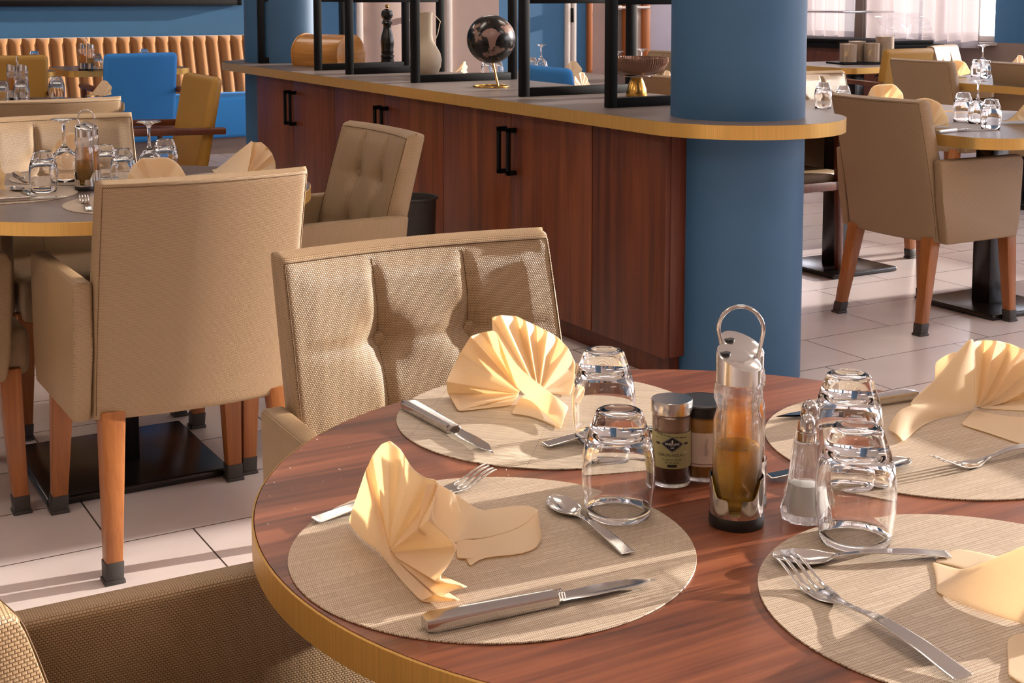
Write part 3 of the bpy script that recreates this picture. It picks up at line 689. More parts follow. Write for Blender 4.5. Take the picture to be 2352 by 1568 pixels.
# ---------------------------------------------------------------- banquette, picture, bin
t = thing('banquette', 'long tan channel-backed banquette with blue seat', 'banquette', (1.9, 10.8, 0))
x0, x1 = -3.6, 2.45
bm = BM(); n = int((x1 - x0) / .104); w = (x1 - x0) / n
def fb(a, b):
    x = x0 + (x1 - x0) * a; s = abs(sin(pi * (x - x0) / w)) ** .5
    z = .44 + .47 * b; y = .18 + .14 * b - .045 * s * (1 - max(0, (b - .92) / .08) ** 2)
    return Vector((x, y, z))
gridf(bm, fb, n * 8, 14); gridf(bm, lambda a, b: Vector((x0 + (x1 - x0) * a, .32 + .13 * b, .91 - .0 * b)), n * 8, 1); box(bm, x0, x1, .40, .47, .02, .905)
obj('channel_back', bm, M['orange_fabric'], t, ang=50)
bm = BM(); box(bm, x0, x1, -.40, .30, .13, .45, .03, 3); obj('seat', bm, M['blue_fabric'], t)
bm = BM(); box(bm, x0, x1, -.34, .40, 0, .13); obj('base', bm, M['taupewall'], t)
t = thing('wall_panel_picture', 'large black framed picture low on the blue wall', 'picture', (2.2, 11.295, 1.7))
bm = BM(); W_, H_, f = 1.68, .54, .045
for a in ((-W_, W_, -H_, -H_ + f), (-W_, W_, H_ - f, H_), (-W_, -W_ + f, -H_, H_), (W_ - f, W_, -H_, H_)): box(bm, a[0], a[1], -.045, 0, a[2], a[3], .003)
obj('picture_frame', bm, M['black'], t)
bm = BM(); box(bm, -W_ + f, W_ - f, -.02, -.001, -H_ + f, H_ - f); obj('picture_panel', bm, mat('dark_brown_panel', hexc('#2a1c14'), 0.5), t)
t = thing('waste_bin', 'dark grey waste bin between chair and cabinets', 'bin', (2.345, 4.82, 0))
bm = BM(); lathe(bm, [(0, 0), (.075, 0), (.093, .455), (.097, .46), (.097, .467), (.089, .465), (.072, .02), (0, .02)], 48); obj('bin_body', bm, M['trash'], t)
bm = BM(); tube(bm, [(.096 * cos(a), .096 * sin(a), .461) for a in [2 * pi * i / 48 for i in range(48)]], .005, 8, closed=True); obj('bin_rim', bm, M['footcap'], t)

# ================================================================ table ware
ZM = .7467           # top of a place mat lying on the 0.745 tables
def place_mat(x, y, m, label, r=.188, zt=.745, group='round woven place mats'):
    bm = BM(); lathe(bm, [(0, 0), (r, 0), (r + .0004, .0008), (r, .0016), (0, .0016)], 96)
    o = obj('place_mat', bm, m, None, (x, y, zt + .0002)); return tag(o, label, 'place mat', group)
def mat_center(pts, z=.745, r=.188):
    # centre of a circle of known radius through points of the photograph (least squares by small steps)
    q = [P(px, py, z) for px, py in pts]; c = sum((Vector((p.x, p.y, 0)) for p in q), Vector()) / len(q)
    best = None
    for it in range(2000):
        step = .05 * (0.997 ** it)
        d = c + Vector((random.uniform(-step, step), random.uniform(-step, step), 0))
        e = sum((sqrt((p.x - d.x) ** 2 + (p.y - d.y) ** 2) - r) ** 2 for p in q)
        if best is None or e < best: best, c = e, d
    return c
m1 = mat_center([(653, 1280), (1587, 1281), (1200, 1099), (1038, 1098), (1300, 1475), (1480, 1165), (1560, 1210), (690, 1360), (800, 1420), (960, 1460), (1470, 1440)])
m2 = mat_center([(915, 950), (930, 990), (1000, 1035), (1100, 1068), (1200, 1078), (1300, 1075), (1480, 890)])
m3 = mat_center([(1757, 960), (1775, 1000), (1850, 1060), (2000, 1127), (2120, 1150), (2300, 1153), (1800, 928)])
m4 = mat_center([(1747, 1330), (1760, 1270), (1850, 1215), (2050, 1187), (2200, 1190), (2340, 1212), (1770, 1400), (1850, 1480), (1960, 1530)])
place_mat(m1.x, m1.y, M['mat_beige'], 'woven beige place mat with the fan napkin and steak knife on it')
place_mat(m2.x, m2.y, M['mat_ribbed'], 'ribbed beige place mat before the tufted chair')
place_mat(m3.x, m3.y, M['mat_beige'], 'woven beige place mat beside the shakers, largely in shade')
place_mat(m4.x, m4.y, M['mat_beige'], 'woven beige place mat with the big fork, at the bottom right corner')
print('MATS', m1, m2, m3, m4)

# cutlery: built along +X, tip at x = L
def cut_grid(stations, ts, prof, curve, skip=None, sub=2, th=.0016, z0=.001):
    bm = BM(); vs = []
    for (x, hw) in stations:
        row = []
        for j, tq in enumerate(ts):
            y = hw * tq if not isinstance(hw, (list, tuple)) else hw[j]
            row.append(bm.verts.new((x, y, z0 + prof(x) + curve(x, y, hw if not isinstance(hw, (list, tuple)) else max(abs(h) for h in hw)))))
        vs.append(row)
    for i in range(len(vs) - 1):
        for j in range(len(ts) - 1):
            if skip and skip(i, j): continue
            bm.faces.new([vs[i][j], vs[i + 1][j], vs[i + 1][j + 1], vs[i][j + 1]])
    return bm
def lerp_tab(tab):
    def f(x):
        for (a, ya), (b, yb) in zip(tab, tab[1:]):
            if x <= b:
                k = max(0, min(1, (x - a) / (b - a))); k = k * k * (3 - 2 * k); return ya + (yb - ya) * k
        return tab[-1][1]
    return f
def fork_mesh():
    L = .205
    hw = lerp_tab([(0, .0095), (.06, .008), (.115, .0035), (.128, .0032), (.142, .0075), (.152, .0115), (.165, .0125), (.205, .0118)])
    zp = lerp_tab([(0, .003), (.05, .008), (.09, .009), (.125, .0045), (.15, .001), (.165, .002), (.205, .0150)])
    tt = [-1, -.72, -.52, -.13, .13, .52, .72, 1]; tr = [-1, -.66, -.44, -.11, .11, .44, .66, 1]
    xs = [0, .004, .02, .04, .06, .08, .095, .11, .118, .126, .134, .142, .150, .156, .161, .164, .170, .178, .187, .196, .203, .205]
    st = []
    for x in xs:
        h = hw(x)
        if x >= .164:
            k = (x - .164) / .041
            st.append((x, [h * (a + (b - a) * min(1, k * 2)) for a, b in zip(tr, [-1, -.74, -.49, -.15, .15, .49, .74, 1])]))
        else: st.append((x, [h * q for q in tr]))
    i0 = xs.index(.164)
    bm = cut_grid(st, tr, zp, lambda x, y, h: -.0015 * (1 - (y / max(h, 1e-5)) ** 2) if .13 < x < .18 else 0, skip=lambda i, j: i >= i0 and j in (1, 3, 5))
    return bm
def spoon_mesh():
    hw = lerp_tab([(0, .0095), (.06, .0078), (.11, .0034), (.124, .0032), (.132, .006), (.15, .0185), (.168, .0215), (.188, .0165), (.198, .008), (.2005, .001)])
    zp = lerp_tab([(0, .003), (.05, .008), (.09, .009), (.125, .0065), (.15, .0062), (.2, .0085)])
    xs = [0, .004, .02, .04, .06, .08, .095, .11, .118, .124, .128, .132, .138, .144, .150, .158, .166, .174, .182, .188, .193, .197, .199, .2005]
    ts = [-1, -.75, -.5, -.25, 0, .25, .5, .75, 1]
    def cv(x, y, h):
        if x < .128: return 0
        k = (x - .128) / .0725; return -.0085 * (sin(pi * min(1, max(0, k))) ** .6) * (1 - (y / max(h, 1e-5)) ** 2)
    return cut_grid([(x, hw(x)) for x in xs], ts, zp, cv)
def knife_mesh():
    bm = BM()
    # handle: a bevelled bar; blade: a thin wedge with a curved belly
    def hd(a, b):
        x = .118 * a; w = .0105 - .0028 * a; h = .0058 - .0008 * a
        e = 1 - .25 * max(0, (.04 - a) / .04)
        an = 2 * pi * b; c, s = cos(an), sin(an); n = 8.0
        k = (abs(c) ** n + abs(s) ** n) ** (-1 / n)
        return Vector((x, w * c * k * e, .0062 + h * s * k * e))
    vs = gridf(bm, lambda a, b: hd(b, a), 24, 16, closed_u=True)
    bm.faces.new([v[0] for v in vs]); bm.faces.new([v[-1] for v in vs])
    for q in (.119, .1215, .124):
        tube(bm, [(q, -.0075, .006), (q, -.004, .0108), (q, .004, .0108), (q, .0075, .006)], .0011, 6)
    up = lerp_tab([(.112, .0070), (.135, .0065), (.16, .0085), (.185, .0078), (.215, -.0015)])
    lo = lerp_tab([(.112, -.0070), (.13, -.0062), (.15, -.0080), (.19, -.0065), (.215, -.0030)])
    nx, ny = 30, 6
    for s in (1, -1):
        def bl(a, b):
            x = .112 + .103 * a; y0, y1 = lo(x), up(x); y = y0 + (y1 - y0) * b
            h = (.0021 - .0012 * a) * (1 - .8 * (1 - b)) * (0 if a > .995 or b < .01 else 1) 
            return Vector((x, y, .0052 + s * h))
        gridf(bm, bl, nx, ny)
    return bm
def cutlery(kind, tip, end, label, z=ZM, length=None, flip=1, cache={}):
    a = P(end[0], end[1], z); b = P(tip[0], tip[1], z); d = b - a
    L0 = {'table_fork': .205, 'table_spoon': .2005, 'table_knife': .215}[kind]
    s = (length or d.length) / L0
    if kind not in cache:
        bm = {'table_fork': fork_mesh, 'table_spoon': spoon_mesh, 'table_knife': knife_mesh}[kind]()
        o = obj(kind, bm, M['cutlery'], ang=50, **({} if kind == 'table_knife' else dict(solid=.0017, sub=2)))
        cache[kind] = o
    else:
        o = cache[kind].copy(); C.objects.link(o)
    o.location = (a.x, a.y, z); o.rotation_euler = (0, 0, atan2(d.y, d.x)); o.scale = (s, s * flip, s)
    return tag(o, label, kind.split('_')[1], kind.split('_')[1] + ' set on the tables')
cutlery('table_fork', (1128, 1105), (722, 1203), 'fork lying behind the fan napkin on the front left mat')
cutlery('table_spoon', (1268, 1152), (1443, 1277), 'spoon beside the clear tumbler on the front left mat')
cutlery('table_knife', (1505, 1342), (975, 1448), 'steak knife along the near side of the front left mat')
cutlery('table_knife', (1137, 1050), (933, 935), 'steak knife on the ribbed mat before the tufted chair')
cutlery('table_fork', (1490, 990), (1250, 1028), 'fork mostly hidden behind the two tumblers on the ribbed mat', length=.205)
cutlery('table_knife', (1790, 966), (2100, 914), 'knife at the far side of the shaded mat, behind a tumbler', length=.215)
cutlery('table_spoon', (2135, 1066), (1765, 1100), 'spoon whose bowl shows right of the front tumbler on the shaded mat', length=.168)
cutlery('table_fork', (2187, 1078), (2455, 1020), 'fork on the shaded mat cut off by the right edge', length=.205)
cutlery('table_fork', (1812, 1322), (2215, 1568), 'large looking fork at the bottom right with its handle towards us', length=.216)
cutlery('table_spoon', (1880, 1290), (2180, 1280), 'spoon lying in front of the tumbler on the front right mat', length=.165)

# glasses
def tumbler_bm(n=48):
    bm = BM()
    o = [(.0310, 0), (.0335, .012), (.0352, .028), (.0358, .042), (.0352, .056), (.0330, .070), (.0295, .082), (.0262, .091), (.0240, .0975), (.0226, .1012), (.0200, .1028), (.0165, .1024), (.0120, .1014), (0, .1010)]
    i = [(0, .0800), (.0130, .0803), (.0195, .0790), (.0232, .0765), (.0268, .0720), (.0302, .0640), (.0326, .0540), (.0338, .0420), (.0334, .028), (.0318, .012), (.0297, 0.0)]
    lathe(bm, o + i + [(.0303, -.0004)], n, closed=False)
    # close the rim
    bmesh.ops.remove_doubles(bm, verts=bm.verts, dist=1e-7)
    es = [e for e in bm.edges if len(e.link_faces) == 1]
    if es: bmesh.ops.bridge_loops(bm, edges=es)
    return bm
def wine_bm(n=40):
    bm = BM()
    o = [(.0325, 0), (.0360, .018), (.0378, .036), (.0362, .056), (.0300, .074), (.0190, .087), (.0080, .095), (.0045, .105), (.0038, .125), (.0042, .150), (.0075, .160), (.020, .1665), (.0335, .1690), (.0338, .1705), (.030, .172), (0, .1735)]
    i = [(0, .088), (.010, .086), (.0190, .080), (.0285, .069), (.0345, .053), (.0362, .036), (.0346, .018), (.0312, 0)]
    lathe(bm, o + i, n)
    bmesh.ops.remove_doubles(bm, verts=bm.verts, dist=1e-7)
    es = [e for e in bm.edges if len(e.link_faces) == 1]
    if es: bmesh.ops.bridge_loops(bm, edges=es)
    return bm
GL = {}
def glass(kind, p, label, z=.745, s=1.0):
    if kind not in GL:
        o = obj(kind, tumbler_bm() if kind == 'tumbler' else wine_bm(), M['glass'], ang=180); GL[kind] = o
    else: o = GL[kind].copy(); C.objects.link(o)
    o.location = (p[0], p[1], z + .0008); o.scale = (s, s, s)
    return tag(o, label, 'glass' if kind == 'tumbler' else 'wine glass', 'upturned tumblers' if kind == 'tumbler' else 'upturned wine glasses')
def gl(px, py, label, kind='tumbler', on_mat=True, s=1.0): return glass(kind, P(px, py, ZM if on_mat else .745), label, ZM if on_mat else .745, s)
gl(1420, 1180, 'upturned tumbler on the front left mat, beside the spoon', s=1.02)
gl(1386, 1010, 'upturned tumbler on the ribbed mat, against the second napkin', s=1.02)
gl(1963, 1240, 'upturned tumbler on the front right mat, beside the salt shaker', s=1.06)
gl(1945, 1082, 'upturned tumbler on the shaded mat, with a bright glint', s=1.04)

# cruet stand with two bottles
def cruet_set(p, rz, label, group='cruet stands', detail=True, s=1.0, blabels=('',) * 2):
    z = p[2]
    t = thing('cruet_stand', label, 'cruet stand', p, rz, group); t.scale = (s, s, s)
    dy = .0268
    bm = BM()
    lathe(bm, [(0, 0), (.0265, 0), (.0268, .002), (.0268, .010), (.0262, .0115), (0, .0115)], 40, 0, -dy); lathe(bm, [(0, 0), (.0265, 0), (.0268, .002), (.0268, .010), (.0262, .0115), (0, .0115)], 40, 0, dy)
    obj('stand_base', bm, M['rubber'], t)
    for sy in (-1, 1):
        bm = BM(); n = 96
        def hgt(a):      # the cup's rim dips on its outer side and carries a narrow slot
            d = abs((a - (-pi / 2 if sy < 0 else pi / 2) + pi) % (2 * pi) - pi)
            if d < .20: return .015
            if d < .27: return .015 + (.030 - .015) * (d - .20) / .07
            if d < .75: return .030
            if d < 1.15: return .030 + .018 * ((d - .75) / .4) ** 1.2
            return .048
        ro, ri = .0262, .0254
        A = [[bm.verts.new((r * cos(2 * pi * k / n), sy * dy + r * sin(2 * pi * k / n), z0 if z0 else hgt(2 * pi * k / n))) for k in range(n)] for r, z0 in ((ro, .0105), (ro, 0), (ri, 0), (ri, .0105))]
        for j in range(3):
            for k in range(n): bm.faces.new([A[j][k], A[j][(k + 1) % n], A[j + 1][(k + 1) % n], A[j + 1][k]])
        obj('holder_cup', bm, M['steel'], t)
    bm = BM(); tube(bm, [(-.0150, 0, .012), (-.0150, 0, .11), (-.0150, 0, .150)] + [(-.0215 * cos(a) if False else -.0218 * cos(a), 0, .186 + .0225 * sin(a)) for a in [radians(x) for x in range(-22, 203, 9)]] + [(.0150, 0, .150), (.0150, 0, .11), (.0150, 0, .012)], .0021, 10)
    obj('carry_handle', bm, M['steel'], t)
    for k, sy in enumerate((-1, 1)):
        b = thing('cruet_bottle', blabels[k] or (label + (', front bottle' if sy < 0 else ', rear bottle')), 'bottle', (0, 0, 0), 0, 'cruet bottles')
        b.location = Vector(p) + Matrix.Rotation(rz, 3, 'Z') @ Vector((0, sy * dy * s, .0118 * s)); b.rotation_euler = (0, 0, rz); b.scale = (s, s, s)
        bm = BM()
        o_ = [(0, 0), (.020, 0), (.0232, .002), (.0238, .006), (.0238, .080), (.0236, .092), (.0212, .099), (.0204, .103), (.0212, .107), (.0235, .113), (.0236, .120), (.0224, .1275), (.0200, .1325)]
        i_ = [(.0186, .1325), (.0208, .127), (.0221, .120), (.0220, .114), (.0196, .107), (.0189, .103), (.0196, .099), (.0220, .091), (.0222, .080), (.0222, .007), (.0190, .0045), (0, .0045)]
        lathe(bm, o_ + i_, 40)
        obj('bottle_glass', bm, M['cruet_glass'], b, ang=180)
        bm = BM(); pr = [(0, .0046), (.0188, .0049), (.0218, .0075), (.0218, .066 if sy < 0 else .080)]
        if sy > 0: pr += [(.0216, .090), (.0204, .0945)]
        pr += [(pr[-1][0] - .0004, pr[-1][1] + .0004), (0, pr[-1][1])]
        lathe(bm, pr, 40); obj('liquid', bm, M['oil'] if sy < 0 else M['vinegar'], b, ang=60)
        bm = BM(); n = 40
        def top(a): return .1530 - .009 * sin(a + pi / 2 + .5)
        ro = .0217
        A = [[bm.verts.new((r * cos(2 * pi * q / n), r * sin(2 * pi * q / n), zf(2 * pi * q / n))) for q in range(n)] for r, zf in ((.0200, lambda a: .1290), (ro, lambda a: .1293), (ro, lambda a: top(a) - .001), (ro - .0008, lambda a: top(a)), (ro * .55, lambda a: .1530 + .55 * (top(a) - .1530) + .0012))]
        for j in range(4):
            for q in range(n): bm.faces.new([A[j][q], A[j][(q + 1) % n], A[j + 1][(q + 1) % n], A[j + 1][q]])
        bm.faces.new(A[-1])
        cp_ = obj('pouring_cap', bm, M['brushed'], b, ang=35)
        bm = BM(); lathe(bm, [(0, 0), (.0052, 0), (.0052, .004), (0, .004)], 16); bmesh.ops.translate(bm, verts=bm.verts, vec=(-.0125, -.006, .1545)); obj('pour_spout', bm, M['rubber'], cp_)
    return t
pA, pB = P(1691, 1200, .745), P(1700, 1150, .745)
ax = Vector((pB.x - pA.x, pB.y - pA.y, 0)).normalized()
cruet_set((pA.x + ax.x * .0268, pA.y + ax.y * .0268, .7455), atan2(ax.y, ax.x) - pi / 2, 'steel cruet stand with looped handle on the walnut table', s=1.0,
          blabels=('oil bottle in the front cup of the cruet stand on the walnut table', 'amber vinegar bottle in the rear cup of the cruet stand on the walnut table'))

# lettering on the jar labels, laid round a cylinder
def text_mesh(body, size, space=1.0, bold=0.0, shear=0.0):
    cu = bpy.data.curves.new('lettering', 'FONT'); cu.body = body; cu.size = 1.0; cu.align_x = 'CENTER'; cu.align_y = 'CENTER'; cu.space_character = space; cu.offset = bold / size; cu.shear = shear; cu.resolution_u = 3
    o = bpy.data.objects.new('lettering', cu); C.objects.link(o); bpy.context.view_layer.update()
    me = bpy.data.meshes.new_from_object(o.evaluated_get(bpy.context.evaluated_depsgraph_get()))
    bpy.data.objects.remove(o); bpy.data.curves.remove(cu); return me
def wrap_text(bm, body, size, x0, z0, R, a0, arc=0.0, sx=1.0, **kw):
    me = text_mesh(body, size, **kw); b2 = BM(); b2.from_mesh(me); bpy.data.meshes.remove(me)
    bmesh.ops.triangulate(b2, faces=b2.faces)
    mp = {}
    for v in b2.verts: v.co *= size
    for v in b2.verts:
        x = v.co.x * sx + x0; z = v.co.y + z0 - arc * (v.co.x * sx) ** 2
        a = a0 + x / R; mp[v] = bm.verts.new((R * cos(a), R * sin(a), z))
    for f in b2.faces:
        try: bm.faces.new([mp[v] for v in f.verts])
        except ValueError: pass
    b2.free()
def wrap_poly(bm, poly, R, a0):
    """fan of thin strips so that the patch follows the cylinder"""
    xs = sorted({p[0] for p in poly}); lo, hi = xs[0], xs[-1]; n = max(2, int((hi - lo) / .0012))
    def span(x):
        zs = []
        m = len(poly)
        for i in range(m):
            (ax_, az), (bx, bz) = poly[i], poly[(i + 1) % m]
            if abs(ax_ - bx) < 1e-9:
                if abs(x - ax_) < 1e-7: zs += [az, bz]
                continue
            k = (x - ax_) / (bx - ax_)
            if -1e-6 <= k <= 1 + 1e-6: zs.append(az + (bz - az) * k)
        return min(zs), max(zs)
    prev = None
    for i in range(n + 1):
        x = lo + (hi - lo) * i / n; z0, z1 = span(x); a = a0 + x / R
        cur = [bm.verts.new((R * cos(a), R * sin(a), z)) for z in (z0, z1)]
        if prev:
            try: bm.faces.new([prev[0], cur[0], cur[1], prev[1]])
            except ValueError: pass
        prev = cur
def face_cam(p): return atan2(-p.y, -p.x)
pj = P(1541, 1107, .745)
t = thing('spice_jar', 'small glass spice jar with steel lid and olive green label', 'jar', (pj.x, pj.y, .7455))
R = .0205
bm = BM(); lathe(bm, [(0, 0), (.0195, 0), (R, .002), (R, .0735), (.0192, .077), (.0182, .077), (.0189, .0725), (.0191, .005), (.018, .0035), (0, .0035)], 48); obj('jar_glass', bm, M['bottle'], t, ang=180)
bm = BM(); lathe(bm, [(0, .0037), (.0178, .0038), (.0189, .006), (.0189, .0225), (0, .0215)], 40); obj('ground_spice', bm, M['spice'], t, ang=60)
bm = BM(); lathe(bm, [(.0187, .055), (.01890, .055), (.01890, .0730), (.0187, .0730)], 40, closed=True); obj('clinging_dust', bm, M['spice_light'], t)
bm = BM(); lathe(bm, [(0, .0760), (.0212, .0760), (.0219, .0768), (.0219, .0895), (.0213, .0905), (0, .0908)], 48); obj('jar_lid', bm, M['brushed'], t)
a0 = face_cam(pj) + .05
Z = lambda f: .0210 + f * .0375          # label from bottom to top
bm = BM(); n = 60; w = .030
for i in range(n):
    x0, x1 = -w + 2 * w * i / n, -w + 2 * w * (i + 1) / n
    q = []
    for x, z in ((x0, Z(0)), (x1, Z(0)), (x1, Z(1)), (x0, Z(1))): a = a0 + x / (R + .0002); q.append(bm.verts.new(((R + .0002) * cos(a), (R + .0002) * sin(a), z)))
    bm.faces.new(q)
lb = obj('jar_label', bm, M['olive'], t); R1, R2_, R3 = R + .0004, R + .0006, R + .0008
lb['label'] = 'olive paper label with dark diamond emblem'
zc = Z(.70)
bm = BM(); wrap_poly(bm, [(-.0128, zc), (0, zc + .0088), (.0128, zc), (0, zc - .0088)], R1, a0); wrap_poly(bm, [(-.0185, zc - .0011), (-.0136, zc - .0011), (-.0136, zc + .0013), (-.0185, zc + .0013)], R1, a0); wrap_poly(bm, [(.0136, zc - .0011), (.0185, zc - .0011), (.0185, zc + .0013), (.0136, zc + .0013)], R1, a0)
for k in range(26):      # small leafy pattern along the top of the label
    x = -.018 + .036 * ((k * 0.381966) % 1); z = Z(.86) + .0046 * ((k * .618) % 1)
    if abs(x) / .0138 + abs(z - zc) / .0094 > 1.0: wrap_poly(bm, [(x - .0008, z), (x, z + .0006), (x + .0008, z), (x, z - .0005)], R1, a0)
wrap_poly(bm, [(-.0050, Z(.045)), (.0050, Z(.045)), (.0044, Z(.085)), (.0050, Z(.125)), (-.0050, Z(.125)), (-.0044, Z(.085))], R1, a0)
wrap_text(bm, 'CERON MOULU', .0042, -.0008, Z(.385), R1, a0, space=.98)
wrap_text(bm, 'Le "poivre" sauvage', .0027, 0, Z(.265), R1, a0, shear=.25); wrap_text(bm, 'de l\'île de Ré', .0029, 0, Z(.175), R1, a0, shear=.25)
obj('label_print', bm, M['navy'], lb)
bm = BM(); wrap_text(bm, 'RIVESΛLINE', .0031, 0, zc + .0002, R2_, a0, bold=.00003, space=.95); wrap_poly(bm, [(-.0004, zc + .001), (.0004, zc + .001), (.0004, zc + .0048), (-.0004, zc + .0048)], R2_, a0); wrap_poly(bm, [(-.0012, zc + .0030), (.0012, zc + .0030), (.0012, zc + .0035), (-.0012, zc + .0035)], R2_, a0)
wrap_poly(bm, [(-.0018, zc - .0041), (.0018, zc - .0041), (.0018, zc - .0036), (-.0018, zc - .0036)], R2_, a0); wrap_text(bm, 'ILE DE RE', .0010, 0, zc - .0024, R2_, a0)
e = .0118
for (xa, za), (xb, zb) in (((-e, 0), (0, .0080)), ((0, .0080), (e, 0)), ((e, 0), (0, -.0080)), ((0, -.0080), (-e, 0))):
    wrap_poly(bm, [(xa, zc + za), (xb, zc + zb), (xb, zc + zb + .00028), (xa, zc + za + .00028)], R2_, a0)
wrap_text(bm, 'BIO', .0028, .0150, Z(.45), R2_, a0); obj('emblem_print', bm, M['white'], lb)
pj = P(1612, 1090, .745)
t = thing('mustard_jar', 'mustard jar with black lid behind the spice jar', 'jar', (pj.x, pj.y, .7455))
R = .0275
bm = BM(); lathe(bm, [(0, 0), (.025, 0), (R, .003), (R, .067), (.0255, .072), (.0245, .072), (.0262, .066), (.0262, .006), (.024, .0045), (0, .0045)], 48); obj('jar_glass', bm, M['bottle'], t, ang=180)
bm = BM(); lathe(bm, [(0, .0047), (.024, .0048), (.0262, .0065), (.0262, .0655), (.024, .069), (0, .0685)], 40); obj('mustard', bm, M['mustard'], t, ang=60)
bm = BM(); lathe(bm, [(.026, .0700), (.0288, .0700), (.0288, .0795), (.0296, .0805), (.0290, .0820), (.0250, .0828), (.0245, .0823), (0, .0823)], 56); obj('jar_lid', bm, M['lid'], t)
a0 = face_cam(pj) - .05; bm = BM(); n = 60; w = .045
for i in range(n):
    x0, x1 = -w + 2 * w * i / n, -w + 2 * w * (i + 1) / n; q = []
    for x, z in ((x0, .0175), (x1, .0175), (x1, .0540), (x0, .0540)): a = a0 + x / (R + .0002); q.append(bm.verts.new(((R + .0002) * cos(a), (R + .0002) * sin(a), z)))
    bm.faces.new(q)
lb = obj('jar_label', bm, M['cream'], t)
bm = BM(); wrap_poly(bm, [(-w, .0202), (w, .0202), (w, .0208), (-w, .0208)], R + .0005, a0); obj('label_line', bm, M['maroon'], lb)
bm = BM()
for k in range(9):     # a sprig drawn on the label
    zz = .0295 + .0021 * k; xx = .006 + .0006 * sin(k)
    wrap_poly(bm, [(xx - .00012, zz), (xx + .00012, zz), (xx + .00012, zz + .0021), (xx - .00012, zz + .0021)], R + .0005, a0)
    for s in (-1, 1): wrap_poly(bm, sorted([(xx, zz), (xx + s * .0028 * (1 - k / 12), zz + .0021), (xx + s * .0028 * (1 - k / 12), zz + .0025), (xx, zz + .0004)]) if s > 0 else [(xx - .0028 * (1 - k / 12), zz + .0021), (xx, zz), (xx, zz + .0004), (xx - .0028 * (1 - k / 12), zz + .0025)], R + .0005, a0)
wrap_poly(bm, [(-.0195, .028), (-.0183, .028), (-.0183, .0500), (-.0195, .0500)], R + .0005, a0)
obj('label_drawing', bm, M['navy'], lb)

# shakers
def shaker(p, label, fill):
    t = thing('salt_shaker' if fill == 'salt' else 'pepper_shaker', label, 'shaker', p, .3, 'fluted glass shakers')
    n = 80; fl = lambda amp: (lambda a, i: 1 + amp[i] * (abs(cos(5 * a)) - .6))
    prof = [(0, 0), (.019, 0), (.0228, .002), (.0240, .008), (.0230, .014), (.0200, .022), (.0178, .034), (.0158, .052), (.0140, .068), (.0128, .0775), (.0120, .079), (0, .079)]
    amp = [0, .08, .10, .10, .10, .09, .08, .07, .06, .02, 0, 0]
    bm = BM(); lathe(bm, prof, n, rad=fl(amp)); obj('fluted_glass', bm, M['bottle'], t, ang=60)
    bm = BM()
    if fill == 'salt': lathe(bm, [(0, .008), (.0150, .008), (.0162, .012), (.0148, .022), (.0134, .0365), (.006, .0385), (0, .0388)], 40)
    if fill == 'salt': obj('salt_fill' if fill == 'salt' else 'pepper_fill', bm, M['salt'] if fill == 'salt' else M['spice'], t, ang=60)
    bm = BM(); lathe(bm, [(.0088, .0785), (.0094, .079), (.0096, .083), (.0094, .0882), (.0088, .0888), (.0095, .0896), (.0094, .093), (.0084, .098), (.0064, .1022), (.0034, .1052), (0, .1062)], 40); obj('chrome_cap', bm, M['steel'], t)
    return t
p = P(1849, 1192, .745); shaker((p.x, p.y, .7455), 'fluted salt shaker nearest us, half full of white salt', 'salt')
p = P(1856, 1152, .745); shaker((p.x, p.y, .7455), 'fluted shaker right behind the salt shaker', 'pepper')

# ================================================================ napkins
FWD = RC @ Vector((0, 1, 0))
def AD(px, py, dep):
    """point on a sight line at a given horizontal distance ahead"""
    d = ray(px, py); return Vector((0, 0, HC)) + d * (dep / d.dot(FWD))
def add_grid(bm, rows, keep=True, crease=0.0):
    vs = [[bm.verts.new(Vector((p.x, p.y, max(p.z, ZM + .0012) if keep else p.z))) for p in r] for r in rows]
    for i in range(len(vs) - 1):
        for j in range(len(vs[0]) - 1): bm.faces.new([vs[i][j], vs[i + 1][j], vs[i + 1][j + 1], vs[i][j + 1]])
    if crease:
        cl = bm.edges.layers.float.get('crease_edge') or bm.edges.layers.float.new('crease_edge')
        for r in vs:
            for a, b in zip(r, r[1:]):
                e = bm.edges.get((a, b))
                if e: e[cl] = crease
        for a, b in zip([r[-1] for r in vs], [r[-1] for r in vs][1:]):
            e = bm.edges.get((a, b))
            if e: e[cl] = crease
def densify(line, n):
    """resample a polyline of points to n points, smoothly"""
    m = len(line) - 1; out = []
    for k in range(n):
        t = k / (n - 1) * m; i = min(int(t), m - 1); f = t - i
        p0, p1, p2, p3 = line[max(i - 1, 0)], line[i], line[i + 1], line[min(i + 2, m)]
        out.append(0.5 * ((2 * p1) + (p2 - p0) * f + (2 * p0 - 5 * p1 + 4 * p2 - p3) * f * f + (3 * p1 - p0 - 3 * p2 + p3) * f ** 3))
    return out
def fan(bm, apex, rim, nr=7, sag=.0):
    rad = [.05, .2, .38, .55, .72, .86, .95, 1.0][:nr + 1]
    add_grid(bm, [[apex + (p - apex) * r + Vector((0, 0, -sag * sin(pi * r))) for r in rad] for p in rim], crease=.55)
def sheet(bm, edge_a, edge_b, n=9, m=6, bulge=None):
    a, b = densify(edge_a, n), densify(edge_b, n)
    add_grid(bm, [[p + (q - p) * (k / m) + (bulge * sin(pi * k / m) if bulge else Vector()) for k in range(m + 1)] for p, q in zip(a, b)])
def napkin(bm, label):
    o = obj('cloth_napkin', bm, M['napkin'], ang=80, solid=.0013, sub=2, offset=0.0)
    return tag(o, label, 'napkin', 'fan folded napkins')
G = lambda px, py, h=.002: P(px, py, ZM + h)
